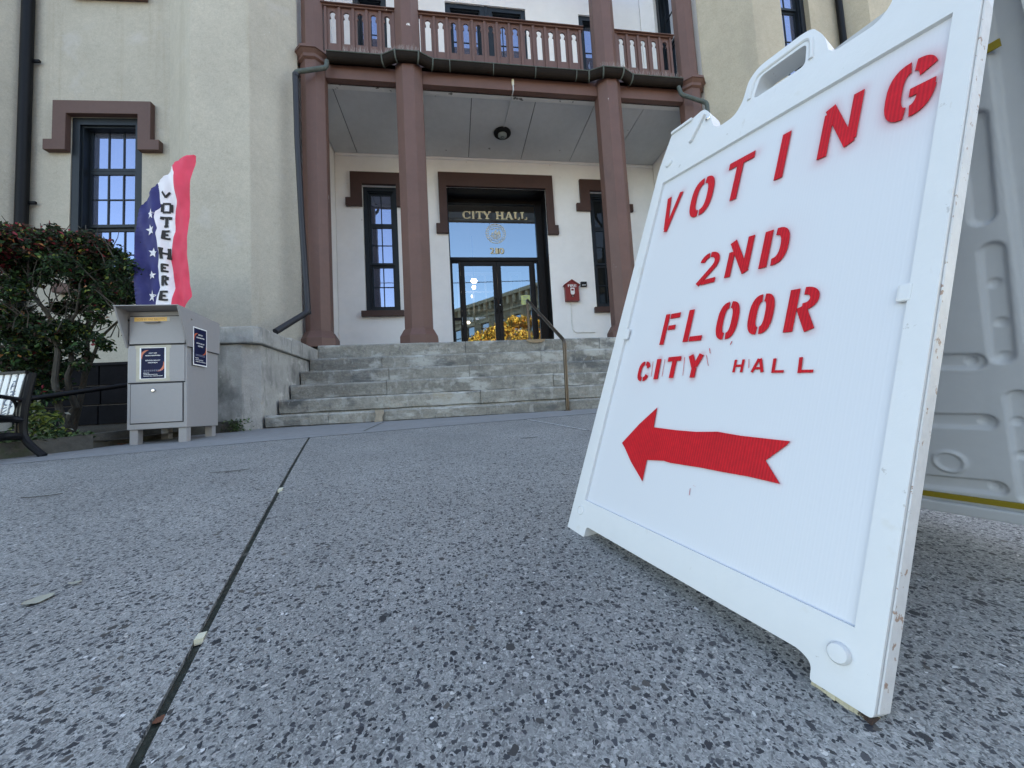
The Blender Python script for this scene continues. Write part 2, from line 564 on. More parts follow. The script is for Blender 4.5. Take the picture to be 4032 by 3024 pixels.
RIB = (.2889, -.9524, -.0971)
ribbed(M_RED, RIB, .0052, .87, 1.15, .16)
ribbed(M_SHEET, RIB, .0052, .994, 1.006, .05)


# ------------------------------------------------------------------ object helpers
def loc_of(o):
    v = Vector((0, 0, 0))
    while o is not None:
        v += o.location
        o = o.parent
    return v


def thing(name, label, cat, loc=(0, 0, 0), group=None, kind=None):
    o = bpy.data.objects.new(name, None)
    o.empty_display_size = .1
    C.objects.link(o)
    o.location = Vector([float(x) for x in loc])
    if label:
        o['label'] = label
    if cat:
        o['category'] = cat
    if group:
        o['group'] = group
    if kind:
        o['kind'] = kind
    return o


def tag(o, label, cat, group=None):
    o['label'] = label
    o['category'] = cat
    if group:
        o['group'] = group
    return o


class MB:
    """collects real-world geometry for ONE mesh object"""
    def __init__(s):
        s.v, s.f, s.mi = [], [], []

    def face(s, pts, mi=0):
        i = len(s.v)
        s.v += [tuple(float(c) for c in p) for p in pts]
        s.f.append(tuple(range(i, i + len(pts))))
        s.mi.append(mi)

    def solid(s, verts, faces, mi=0):
        i = len(s.v)
        s.v += [tuple(float(c) for c in p) for p in verts]
        for f in faces:
            s.f.append(tuple(i + k for k in f))
            s.mi.append(mi)

    def box(s, fr, a0, a1, b0, b1, d0, d1, mi=0):
        P = fr.P
        vs_ = [P(a0, b0, d0), P(a1, b0, d0), P(a1, b1, d0), P(a0, b1, d0), P(a0, b0, d1), P(a1, b0, d1), P(a1, b1, d1), P(a0, b1, d1)]
        s.solid(vs_, [(3, 2, 1, 0), (4, 5, 6, 7), (0, 1, 5, 4), (1, 2, 6, 5), (2, 3, 7, 6), (3, 0, 4, 7)], mi)
        return s

    def prism(s, fr, poly, d0, d1, mi=0):
        n_ = len(poly)
        vs_ = [fr.P(a, b, d0) for a, b in poly] + [fr.P(a, b, d1) for a, b in poly]
        fs = [tuple(range(n_ - 1, -1, -1)), tuple(range(n_, 2 * n_))] + [(i, (i + 1) % n_, n_ + (i + 1) % n_, n_ + i) for i in range(n_)]
        s.solid(vs_, fs, mi)
        return s

    def vprism(s, poly, z0, z1, mi=0):
        n_ = len(poly)
        f0 = z0 if callable(z0) else (lambda x, y: z0)
        vs_ = [(x, y, f0(x, y)) for x, y in poly] + [(x, y, z1) for x, y in poly]
        s.solid(vs_, [tuple(range(n_ - 1, -1, -1)), tuple(range(n_, 2 * n_))] + [(i, (i + 1) % n_, n_ + (i + 1) % n_, n_ + i) for i in range(n_)], mi)
        return s

    def tube(s, pts, r, sides=10, mi=0, caps=True):
        pts = [Vector([float(c) for c in p]) for p in pts]
        rs = r if isinstance(r, (list, tuple)) else [r] * len(pts)
        rings = []
        prev = None
        for i, p in enumerate(pts):
            t = (pts[min(i + 1, len(pts) - 1)] - pts[max(i - 1, 0)]).normalized()
            if prev is None:
                ref = Vector((0, 0, 1)) if abs(t.z) < .9 else Vector((1, 0, 0))
                nn = t.cross(ref).normalized()
            else:
                nn = (prev - t * prev.dot(t)).normalized()
            prev = nn
            bb = t.cross(nn)
            rings.append([p + (nn * math.cos(2 * math.pi * k / sides) + bb * math.sin(2 * math.pi * k / sides)) * rs[i] for k in range(sides)])
        vs_ = [v for r_ in rings for v in r_]
        fs = []
        for i in range(len(rings) - 1):
            for k in range(sides):
                a, b = i * sides + k, i * sides + (k + 1) % sides
                fs.append((a, b, b + sides, a + sides))
        if caps:
            fs.append(tuple(range(sides - 1, -1, -1)))
            fs.append(tuple(range((len(rings) - 1) * sides, len(rings) * sides)))
        s.solid(vs_, fs, mi)
        return s

    def lathe(s, c, axis, prof, sides=24, mi=0):
        """prof = (radius, distance along axis)"""
        ax = Vector([float(x) for x in axis]).normalized()
        ref = Vector((0, 0, 1)) if abs(ax.z) < .9 else Vector((1, 0, 0))
        u = ax.cross(ref).normalized()
        w = ax.cross(u)
        c = Vector([float(x) for x in c])
        vs_ = []
        for r_, h in prof:
            for k in range(sides):
                t = 2 * math.pi * k / sides
                vs_.append(c + ax * h + (u * math.cos(t) + w * math.sin(t)) * r_)
        fs = []
        for i in range(len(prof) - 1):
            for k in range(sides):
                a, b = i * sides + k, i * sides + (k + 1) % sides
                fs.append((a, b, b + sides, a + sides))
        fs.append(tuple(range(sides - 1, -1, -1)))
        fs.append(tuple(range((len(prof) - 1) * sides, len(prof) * sides)))
        s.solid(vs_, fs, mi)
        return s

    def build(s, name, mats, parent=None, bevel=0.0, smooth=False, seg=2, kind=None, label=None, fix=True):
        off = loc_of(parent)
        me = bpy.data.meshes.new(name)
        me.from_pydata([(v[0] - off.x, v[1] - off.y, v[2] - off.z) for v in s.v], [], s.f)
        mats = mats if isinstance(mats, (list, tuple)) else [mats]
        for m in mats:
            me.materials.append(m)
        for p, k in zip(me.polygons, s.mi):
            p.material_index = k
        if fix or bevel:
            bm = bmesh.new()
            bm.from_mesh(me)
            if fix:
                bmesh.ops.recalc_face_normals(bm, faces=bm.faces)
            if bevel:
                ed = [e for e in bm.edges if len(e.link_faces) == 2 and e.calc_face_angle(0) > math.radians(25)]
                bmesh.ops.bevel(bm, geom=ed, offset=bevel, segments=seg, profile=.6, affect='EDGES', clamp_overlap=True)
            bm.to_mesh(me)
            bm.free()
        if smooth:
            for p in me.polygons:
                p.use_smooth = True
            try:
                me.set_sharp_from_angle(angle=math.radians(38))
            except Exception:
                pass
        o = bpy.data.objects.new(name, me)
        C.objects.link(o)
        if parent is not None:
            o.parent = parent
        if kind:
            o['kind'] = kind
        if label:
            o['label'] = label
        return o


def share(name, me, parent, loc, rot=None):
    o = bpy.data.objects.new(name, me)
    C.objects.link(o)
    o.parent = parent
    o.location = Vector([float(x) for x in loc]) - loc_of(parent)
    if rot:
        o.rotation_euler = rot
    return o


def wall(fr, a0, a1, b0, b1, holes, d_out=0.0, d_in=-.3, mb=None):
    """slab with rectangular openings, all one mesh"""
    mb = mb or MB()
    as_ = sorted({a0, a1, *[h[0] for h in holes], *[h[1] for h in holes]})
    bs_ = sorted({b0, b1, *[h[2] for h in holes], *[h[3] for h in holes]})
    as_ = [a for a in as_ if a0 <= a <= a1]
    bs_ = [b for b in bs_ if b0 <= b <= b1]

    def solid_(i, j):
        if i < 0 or j < 0 or i >= len(as_) - 1 or j >= len(bs_) - 1:
            return False
        ca, cb = (as_[i] + as_[i + 1]) / 2, (bs_[j] + bs_[j + 1]) / 2
        return not any(h[0] < ca < h[1] and h[2] < cb < h[3] for h in holes)
    P = fr.P
    for i in range(len(as_) - 1):
        for j in range(len(bs_) - 1):
            if not solid_(i, j):
                continue
            x0, x1, y0, y1 = as_[i], as_[i + 1], bs_[j], bs_[j + 1]
            mb.face([P(x0, y0, d_out), P(x1, y0, d_out), P(x1, y1, d_out), P(x0, y1, d_out)])
            mb.face([P(x0, y1, d_in), P(x1, y1, d_in), P(x1, y0, d_in), P(x0, y0, d_in)])
            if not solid_(i - 1, j):
                mb.face([P(x0, y0, d_in), P(x0, y0, d_out), P(x0, y1, d_out), P(x0, y1, d_in)])
            if not solid_(i + 1, j):
                mb.face([P(x1, y0, d_out), P(x1, y0, d_in), P(x1, y1, d_in), P(x1, y1, d_out)])
            if not solid_(i, j - 1):
                mb.face([P(x0, y0, d_in), P(x1, y0, d_in), P(x1, y0, d_out), P(x0, y0, d_out)])
            if not solid_(i, j + 1):
                mb.face([P(x0, y1, d_out), P(x1, y1, d_out), P(x1, y1, d_in), P(x0, y1, d_in)])
    return mb


def octagon(cx, cy, ap):
    r = ap / math.cos(math.pi / 8)
    return [(cx + r * math.cos(math.pi / 8 + k * math.pi / 4), cy + r * math.sin(math.pi / 8 + k * math.pi / 4)) for k in range(8)]


def text_mesh(s, size, ext=0.0):
    cu = bpy.data.curves.new('lettering', 'FONT')
    cu.body = s
    cu.size = size
    cu.align_x = 'CENTER'
    cu.extrude = ext
    o = bpy.data.objects.new('lettering', cu)
    C.objects.link(o)
    dg = bpy.context.evaluated_depsgraph_get()
    me = bpy.data.meshes.new_from_object(o.evaluated_get(dg))
    bpy.data.objects.remove(o)
    return me


def add_text(mb, fr, s, a, b, h, d, width=None, rot=0.0, mi=0, bold=0.0):
    """built-in letters laid flat on a plane: centred on a, baseline b, cap height h"""
    me = text_mesh(s, h / .7)
    vs_ = np.array([v.co[:] for v in me.vertices])
    if len(vs_) == 0:
        return
    if width:
        w0 = vs_[:, 0].max() - vs_[:, 0].min()
        vs_[:, 0] *= width / w0
    vs_[:, 0] -= (vs_[:, 0].max() + vs_[:, 0].min()) / 2
    c, s_ = math.cos(rot), math.sin(rot)
    pts = [fr.P(a + v[0] * c - v[1] * s_, b + v[0] * s_ + v[1] * c, d) for v in vs_]
    mb.solid(pts, [tuple(p.vertices) for p in me.polygons], mi)
    if bold:
        pts = [fr.P(a + (v[0] + bold) * c - v[1] * s_, b + (v[0] + bold) * s_ + v[1] * c, d + .0002) for v in vs_]
        mb.solid(pts, [tuple(p.vertices) for p in me.polygons], mi)
    bpy.data.meshes.remove(me)


exec_parts = []

# ================================================================== THE GROUND
# one sheet out to the horizon; it dips under the forecourt slabs and the street
gmb = MB()
xs = [-400, -120, -40, -14, -9, -6, -4.5, -3.5, -2.5, -1.5, -.5, .5, 1.5, 2.5, 4, 6, 9, 14, 40, 120, 400]
ys = [-400, -120, -60, -30, -14, -12, -9, -6, -4, -3, -2, -1, 0, .5, 1, 1.5, 2, 2.5, 3, 3.5, 4, 5, 6, 8, 14, 40, 120, 400]
vv = [[(x, y, gz(x, y) - .06) for x in xs] for y in ys]
for j in range(len(ys) - 1):
    for i in range(len(xs) - 1):
        gmb.face([vv[j][i], vv[j][i + 1], vv[j + 1][i + 1], vv[j + 1][i]])
g_ = gmb.build('ground', M_ASPHALT, kind='structure', fix=False)

# forecourt slabs: laid square to the walk, which runs 15 degrees off the building
J1a, J1b = onG(285 * 4032 / 2212, 1659 * 4032 / 2212)[:2], onG(1212, 1732)[:2]
jd = (J1b - J1a) / np.linalg.norm(J1b - J1a)            # along the joints
jn = np.array([jd[1], -jd[0]])                          # across the joints, to the right
SEAM_L, SEAM_R = onG(1000, 1742)[:2], np.array([.70, 3.40])
sd = (SEAM_R - SEAM_L) / np.linalg.norm(SEAM_R - SEAM_L)


def PQ(p, q):
    return J1a + jn * p + jd * q


def q_at_seam(p):
    o = PQ(p, 0)
    # o + jd*q on the seam line
    n_ = np.array([-sd[1], sd[0]])
    return (n_ @ (SEAM_L - o)) / (n_ @ jd)


pave = thing('pavement', None, None, kind='structure')
JW = .014


def slab(name, p0, p1, q0, qend, material, nx=14, ny=26):
    mb = MB()
    g = []
    for j in range(ny + 1):
        row = []
        for i in range(nx + 1):
            p = p0 + (p1 - p0) * i / nx
            q1 = qend(p)
            q = q0 + (q1 - q0) * j / ny
            x, y = PQ(p, q)
            row.append((x, y, gz(x, y)))
        g.append(row)
    for j in range(ny):
        for i in range(nx):
            mb.face([g[j][i], g[j][i + 1], g[j + 1][i + 1], g[j + 1][i]])
    dn = lambda v: (v[0], v[1], v[2] - .05)
    for i in range(nx):
        mb.face([g[0][i + 1], g[0][i], dn(g[0][i]), dn(g[0][i + 1])])
        mb.face([g[ny][i], g[ny][i + 1], dn(g[ny][i + 1]), dn(g[ny][i])])
    for j in range(ny):
        mb.face([g[j][0], g[j + 1][0], dn(g[j + 1][0]), dn(g[j][0])])
        mb.face([g[j + 1][nx], g[j][nx], dn(g[j][nx]), dn(g[j + 1][nx])])
    o = mb.build(name, material, pave, fix=False)
    for p in o.data.polygons:
        p.use_smooth = len(p.vertices) == 4 and p.index < nx * ny
    return o


SW = 1.70
slab('paving_slab', JW / 2, SW - JW / 2, -1.6, lambda p: q_at_seam(p) - .004, M_AGG)
slab('paving_slab', -SW + JW / 2, -JW / 2, -1.6, lambda p: q_at_seam(p) - .004, M_AGG)
slab('paving_slab', SW + JW / 2, 2 * SW - JW / 2, -1.6, lambda p: q_at_seam(p) - .004, M_AGG)
slab('paving_slab', 2 * SW + JW / 2, 3.4 * SW, -1.6, lambda p: q_at_seam(p) - .004, M_AGG)
slab('paving_slab', -2.6 * SW, -SW - JW / 2, -1.6, lambda p: q_at_seam(p) - .35, M_AGG)
for a_ in (-1, 0, 1, 2):
    slab('paving_slab', a_ * SW + JW / 2, (a_ + 1) * SW - JW / 2, -3.6, lambda p: -1.62, M_AGG, 8, 8)


def joint(name, p, q0, q1, w, dz, material, n_=60, jit=.002):
    mb = MB()
    pr = []
    for k in range(n_ + 1):
        q = q0 + (q1 - q0) * k / n_
        l_ = PQ(p - w / 2 - random.uniform(0, jit), q)
        r_ = PQ(p + w / 2 + random.uniform(0, jit), q)
        pr.append(((*l_, gz(*l_) + dz), (*r_, gz(*r_) + dz)))
    for k in range(n_):
        mb.face([pr[k][0], pr[k][1], pr[k + 1][1], pr[k + 1][0]])
    return mb.build(name, material, pave, fix=False)


joint('joint_filler', 0, -1.6, q_at_seam(0), JW + .004, -.007, M_JOINT)
joint('joint_filler', SW, -1.6, q_at_seam(SW), JW, -.006, M_JOINT)
joint('joint_sealant', SW, 1.55, q_at_seam(SW) - .1, .012, .003, M_SEAL, 50, .004)
joint('joint_filler', -SW, -1.6, q_at_seam(-SW) - .3, JW, -.007, M_JOINT)
# smooth concrete apron between the slabs and the steps
ap = MB()
N_ = 40
near, far = [], []
for k in range(N_ + 1):
    t = -1.4 + (6.2 + 1.4) * k / N_
    s_ = SEAM_L + sd * t
    if t < 0:
        s_ = SEAM_L + (np.array([-2.95, 2.60]) - SEAM_L) * (-t / 1.4)
    near.append(s_)
    far.append(np.array([min(s_[0] - .25, 4.6), 4.14]))
for k in range(N_):
    M2 = 6
    for m_ in range(M2):
        q = [near[k] + (far[k] - near[k]) * m_ / M2, near[k + 1] + (far[k + 1] - near[k + 1]) * m_ / M2,
             near[k + 1] + (far[k + 1] - near[k + 1]) * (m_ + 1) / M2, near[k] + (far[k] - near[k]) * (m_ + 1) / M2]
        ap.face([(*v, gz(*v) + .002) for v in q])
ap.build('apron', M_APRON, pave, fix=False)
# a crack in the apron running up to the patched step
ck = MB()
c0, c1 = onG(1432, 1700)[:2], onG(1512, 1664)[:2]
n_ = 9
for k in range(n_):
    a_, b_ = c0 + (c1 - c0) * k / n_, c0 + (c1 - c0) * (k + 1) / n_
    w_ = np.array([.005, .001])
    ck.face([(*(a_ - w_), gz(*a_) + .006), (*(a_ + w_), gz(*a_) + .006), (*(b_ + w_), gz(*b_) + .006), (*(b_ - w_), gz(*b_) + .006)])
ck.build('crack', M_JOINT, pave, fix=False)

# unseen pale paving behind the camera, added to bounce sunlight onto the front
sw_m = MB()
for i in range(16):
    x0, x1 = -40 + 5 * i, -35 + 5 * i
    for y0, y1 in ((-5.5, -5.2), (-7.5, -5.5), (-9.5, -7.5), (-11.5, -9.5)):
        sw_m.face([(x0, y0, gz(x0, y0) + .0), (x1, y0, gz(x1, y0) + .0), (x1, y1, gz(x1, y1) + .0), (x0, y1, gz(x0, y1) + .0)])
sw_m.build('bounce_sidewalk', M_BOUNCE, kind='structure', fix=False)
for sx_, mx_ in ((-40, -5.2), (5.5, 40)):
    fs_ = MB()
    for i in range(8):
        x0, x1 = sx_ + (mx_ - sx_) * i / 8, sx_ + (mx_ - sx_) * (i + 1) / 8
        fs_.face([(x0, -5.19, gz(x0, -5.19)), (x1, -5.19, gz(x1, -5.19)), (x1, 1.5, gz(x1, 1.5)), (x0, 1.5, gz(x0, 1.5))])
    fs_.build('forecourt', M_BOUNCE, kind='structure', fix=False)  # unseen pale ground at each side, added for neutral bounce light

# garden bed behind its kerb
bed = MB()
BX = [-9, -7, -5.5, -4.5, -3.6, -2.9, -2.5, -2.3]
for i in range(len(BX) - 1):
    for (y0, y1) in ((2.2, 3.2), (3.2, 4.2), (4.2, 5.2), (5.2, 6.6)):
        def hb(x, y):
            return -.10 + .055 * (y - 3.4) + .012 * math.sin(7 * x + 3 * y)
        k0 = 0
        q = [(BX[i], y0), (BX[i + 1], y0), (BX[i + 1], y1), (BX[i], y1)]
        # keep the bed behind the kerb line
        q = [(x, max(y, 3.02 + .95 * (x + 2.75) + .10)) for x, y in q]
        bed.face([(x, y, hb(x, y) + .06) for x, y in q])
bed.build('garden_bed', M_SOIL, kind='structure', fix=False)

# ================================================================== CITY HALL
hall = thing('city_hall', 'stucco city hall with brown columned porch and balcony above stone steps', 'building', (1.1, 7.7, 1.05))
FW = Fr((0, 7.7, 0), (1, 0, 0), (0, -1, 0))         # back wall of the porch
FB = Fr((0, 5.93, 0), (1, 0, 0), (0, -1, 0))        # balcony front
FLOOR = 1.05
GL = -.45                                           # glass line of the entrance, behind the wall face


def px(fr, x, y, d=0):
    return fr.px(x, y, d)


# openings of the porch wall
dA0, dA1 = px(FW, 1780, 1230)[0], px(FW, 2176, 1230)[0]
dB1 = px(FW, 1950, 743)[1]
nA0, nA1 = px(FW, 1433, 975)[0], px(FW, 1569, 975)[0]
nB0, nB1 = px(FW, 1510, 1226)[1], px(FW, 1487, 731)[1]
rA0 = px(FW, 2334, 980)[0]
rA1 = rA0 + (nA1 - nA0)
uA0, uA1 = px(FW, 1752, 40)[0], px(FW, 2069, 60)[0]
lA0, lA1 = px(FW, 1387, 20)[0], px(FW, 1520, 30)[0]
qA0 = px(FW, 2279, 100)[0]
qA1 = qA0 + (lA1 - lA0)
UB0, UB1 = 5.56, 8.80
holes = [(dA0, dA1, 0, dB1), (nA0, nA1, nB0, nB1), (rA0, rA1, nB0, nB1), (uA0, uA1, UB0, UB1), (lA0, lA1, UB0, UB1), (qA0, qA1, UB0, UB1)]
WX0, WX1 = -2.15, 4.62
wall(FW, WX0, WX1, .8, 11.0, holes, 0, -.42).build('porch_wall', M_PORCH, hall, fix=False)
# return walls at the two ends of the porch
for X_, s_ in ((WX0, 1), (WX1, -1)):
    fr = Fr((X_, 7.7, 0), (0, -s_, 0) if s_ > 0 else (0, -1, 0), (s_, 0, 0))
    fr = Fr((X_, 0, 0), (0, 1, 0), (s_, 0, 0))
    hs = [(6.35, 7.15, 5.9, 8.75)] if s_ < 0 else []
    wall(fr, 5.85, 7.69, .8, 11.0, hs, 0, -.30).build('return_wall', M_PORCH, hall, fix=False)


def hood(fr, a0, a1, bo, bt, leg, tt, tb, tabw, d, material, name='window_hood', parent=None, legR=None):
    p = [(a0, tb), (a0, bo), (a1, bo), (a1, tb), (a1 + leg + tabw, tb), (a1 + leg + tabw, tt), (a1 + leg, tt), (a1 + leg, bt), (a0 - leg, bt), (a0 - leg, tt), (a0 - leg - tabw, tt), (a0 - leg - tabw, tb)]
    return MB().prism(fr, p, .003, d).build(name, material, parent or hall, bevel=.006)


# door hood, window hoods, sills
_, t_top = px(FW, 1900, 681, .07)
hood(FW, dA0, dA1, dB1 - .002, t_top, .16, px(FW, 1700, 884)[1], px(FW, 1700, 921)[1], .075, .07, M_DKBROWN, 'door_hood')
_, w_top = px(FW, 1470, 676, .07)
_, w_tt = px(FW, 1380, 783)
_, w_tb = px(FW, 1380, 814)
for a0, a1 in ((nA0, nA1), (rA0, rA1)):
    hood(FW, a0, a1, nB1 - .002, w_top, .215, w_tt, w_tb, .095, .07, M_DKBROWN)
    MB().box(FW, a0 - .07, a1 + .07, nB0 - .11, nB0, .003, .09).build('window_sill', M_DKBROWN, hall, bevel=.006)


def ring(fr, a0, a1, b0, b1, w, d0, d1, wb=None, mb=None):
    """rectangular frame with bars w wide"""
    return wall(fr, a0, a1, b0, b1, [(a0 + w, a1 - w, b0 + (wb if wb is not None else w), b1 - w)], d1, d0, mb)


def window(fr, a0, a1, b0, b1, lights, gmat, fmat, casing=.07, d=-.06, depth=.16, parent=None, inset=.07):
    """lights: (b0, b1, cols, rows, extra depth) in metres between the casing bars"""
    w_ = ring(fr, a0 + .002, a1 - .002, b0 + .002, b1 - .002, casing, d - depth, d).build('window', fmat, parent or hall, fix=False)
    ia0, ia1 = a0 + casing, a1 - casing
    # inner moulding
    ring(fr, ia0 - .004, ia1 + .004, b0 + casing - .004, b1 - casing + .004, .028, d - depth + .01, d - .035).build('window_frame', fmat, w_, fix=False)
    ia0 += .02
    ia1 -= .02
    for (lb0, lb1, cols, rows, dd) in lights:
        st = .045
        sd_ = d - inset - dd
        ring(fr, ia0, ia1, lb0, lb1, st, sd_ - .035, sd_).build('sash', fmat, w_, fix=False)
        ga0, ga1, gb0, gb1 = ia0 + st, ia1 - st, lb0 + st, lb1 - st
        m_ = .009
        for k in range(1, cols):
            x = ga0 + (ga1 - ga0) * k / cols
            MB().box(fr, x - m_, x + m_, gb0, gb1, sd_ - .028, sd_ - .006).build('muntin', fmat, w_)
        for k in range(1, rows):
            z = gb0 + (gb1 - gb0) * k / rows
            MB().box(fr, ga0, ga1, z - m_, z + m_, sd_ - .027, sd_ - .009).build('muntin', fmat, w_)
        for i in range(cols):
            for j in range(rows):
                x0, x1 = ga0 + (ga1 - ga0) * i / cols, ga0 + (ga1 - ga0) * (i + 1) / cols
                z0, z1 = gb0 + (gb1 - gb0) * j / rows, gb0 + (gb1 - gb0) * (j + 1) / rows
                t1, t2 = random.uniform(-.0022, .0022), random.uniform(-.0022, .0022)   # old panes never sit quite true
                mb = MB()
                mb.face([fr.P(x0, z0, sd_ - .018), fr.P(x1, z0, sd_ - .018 + t1), fr.P(x1, z1, sd_ - .018 + t1 + t2), fr.P(x0, z1, sd_ - .018 + t2)])
                mb.build('pane', gmat, w_, fix=False)
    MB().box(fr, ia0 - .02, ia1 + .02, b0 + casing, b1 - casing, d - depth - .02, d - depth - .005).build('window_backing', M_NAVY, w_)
    return w_


# narrow porch windows: a two pane transom over a two by two pair of sashes
zt0 = px(FW, 1490, 892, -.15)[1]
zm0 = px(FW, 1500, 1046, -.15)[1]
lights = [(zt0, nB1 - .09, 2, 1, 0), (zm0, zt0, 2, 2, .0), (nB0 + .09, zm0, 2, 2, .03)]
window(FW, nA0, nA1, nB0, nB1, lights, G_WIN, M_NAVY, casing=.075)
window(FW, rA0, rA1, nB0, nB1, lights, G_DARK, M_NAVY, casing=.075)
# balcony doors and windows
um = (uA0 + uA1) / 2
for a0, a1, c_ in ((uA0, um - .03, 3), (um + .03, uA1, 3), (lA0, lA1, 2), (qA0, qA1, 2)):
    window(FW, a0, a1, UB0, UB1, [(7.35, UB1 - .10, c_, 2, .03), (UB0 + .10, 7.35, c_, 3, .06)], G_WIN, M_NAVY, casing=.10, d=-.03)
MB().box(FW, um - .028, um + .028, UB0, UB1, -.3, -.02).build('mullion', M_NAVY, hall)
FRET = Fr((WX1, 0, 0), (0, 1, 0), (-1, 0, 0))
window(FRET, 6.35, 7.15, 5.9, 8.75, [(7.4, 8.67, 2, 2, .03), (5.98, 7.4, 2, 2, .06)], G_DARK, M_NAVY, casing=.09)

# ---- entrance: transom, two glazed leaves, side lights
ent = MB()
gx = lambda x, y: px(FW, x, y, GL)
eA0, eA1 = dA0 + .004, px(FW, 2124, 1000, GL)[0]
tB0, tB1 = gx(1950, 1017)[1], gx(1950, 806)[1]
barB0 = gx(1950, 1030)[1]
# jambs and head of the recess
ent.box(FW, dA0 - .02, dA0 + .02, FLOOR, dB1, GL - .06, -.012)
ent.box(FW, dA1 - .004, dA1 + .03, FLOOR, dB1, GL - .06, -.012)
ent.box(FW, dA0 + .02, dA1 - .004, dB1 - .02, dB1 + .02, GL - .06, -.008)
ent.box(FW, eA1, dA1 - .004, FLOOR, dB1 - .02, GL - .05, GL + .05)
ent.box(FW, eA0, eA1, tB1, dB1 - .02, GL - .05, GL + .05)
ent.box(FW, eA0, gx(1771, 950)[0], FLOOR, tB1, GL - .05, GL + .05)
ent.box(FW, gx(2112, 950)[0], eA1, FLOOR, tB1, GL - .05, GL + .05)
ent.box(FW, gx(1771, 950)[0], gx(2112, 950)[0], barB0, tB0, GL - .05, GL + .055)
entrance = ent.build('entrance_frame', M_BRONZE, hall)
tr = MB()
tA0, tA1 = gx(1771, 950)[0], gx(2112, 950)[0]
tr.face([FW.P(tA0, tB0, GL), FW.P(tA1, tB0, GL), FW.P(tA1, tB1, GL), FW.P(tA0, tB1, GL)])
tr.build('transom_pane', G_DOOR, entrance, fix=False)
# door leaves
mid = gx(1957.5, 1100)[0]
lA, rA = gx(1814, 1100)[0], gx(2101, 1100)[0]
for (a0, a1, hinge) in ((lA, mid - .003, 0), (mid + .003, rA, 1)):
    lf = ring(FW, a0, a1, FLOOR + .02, barB0 - .006, .088, GL - .025, GL + .025, wb=.22).build('door_leaf', M_BRONZE, hall, fix=False)
    p = MB()
    p.face([FW.P(a0 + .087, FLOOR + .24, GL), FW.P(a1 - .087, FLOOR + .24, GL), FW.P(a1 - .087, barB0 - .093, GL), FW.P(a0 + .087, barB0 - .093, GL)])
    p.build('pane', G_DOOR, lf, fix=False)
    hx = (a1 - .045) if hinge == 0 else (a0 + .045)
    hz = gx(1957, 1206)[1]
    h_ = MB()
    sgn = -1 if hinge == 0 else 1
    h_.tube([FW.P(hx, hz + .14, GL + .025), FW.P(hx, hz + .14, GL + .07), FW.P(hx - sgn * .0, hz + .115, GL + .085), FW.P(hx, hz - .115, GL + .085), FW.P(hx, hz - .14, GL + .07), FW.P(hx, hz - .14, GL + .025)], .013, 8)
    h_.build('door_handle', M_LAMPMETAL, lf, smooth=True)
    if hinge == 1:
        MB().lathe(FW.P(hx - .002, hz + .02, GL + .025), (0, -1, 0), [(.0, 0), (.02, 0), (.02, .012), (.0, .013)], 14).build('lock_cylinder', M_CHROME, lf)
# side lights with a low bar
for a0, a1 in ((tA0, lA - .006), (rA + .006, tA1)):
    bz = gx(1800, 1260)[1]
    sl = MB()
    ring(FW, a0, a1, FLOOR + .02, bz + .022, .03, GL - .03, GL + .03, wb=.10, mb=sl)
    ring(FW, a0, a1, bz + .022, barB0 - .003, .03, GL - .03, GL + .03, wb=.022, mb=sl)
    so = sl.build('side_light', M_BRONZE, hall, fix=False)
    for z0, z1 in ((FLOOR + .12, bz - .008), (bz + .044, barB0 - .033)):
        p = MB()
        p.face([FW.P(a0 + .03, z0, GL), FW.P(a1 - .03, z0, GL), FW.P(a1 - .03, z1, GL), FW.P(a0 + .03, z1, GL)])
        p.build('pane', G_DOOR, so, fix=False)


# gilt slab serif lettering on the transom
def bar(mb, fr, p, q, w, d0, d1):
    p, q = np.array(p, float), np.array(q, float)
    t = (q - p) / np.linalg.norm(q - p)
    nn = np.array([-t[1], t[0]]) * w / 2
    mb.prism(fr, [tuple(p - nn), tuple(q - nn), tuple(q + nn), tuple(p + nn)], d0, d1)


def arc(mb, fr, c, rx, ry, t0, t1, w, d0, d1, n_=14, thin=None):
    pts_o, pts_i = [], []
    for k in range(n_ + 1):
        t = math.radians(t0 + (t1 - t0) * k / n_)
        ww = w if thin is None else thin + (w - thin) * abs(math.cos(t))
        pts_o.append((c[0] + rx * math.cos(t), c[1] + ry * math.sin(t)))
        pts_i.append((c[0] + (rx - ww) * math.cos(t), c[1] + (ry - min(ww, thin or ww)) * math.sin(t)))
    for k in range(n_):
        mb.prism(fr, [pts_i[k], pts_o[k], pts_o[k + 1], pts_i[k + 1]], d0, d1)


GROW = 0.0


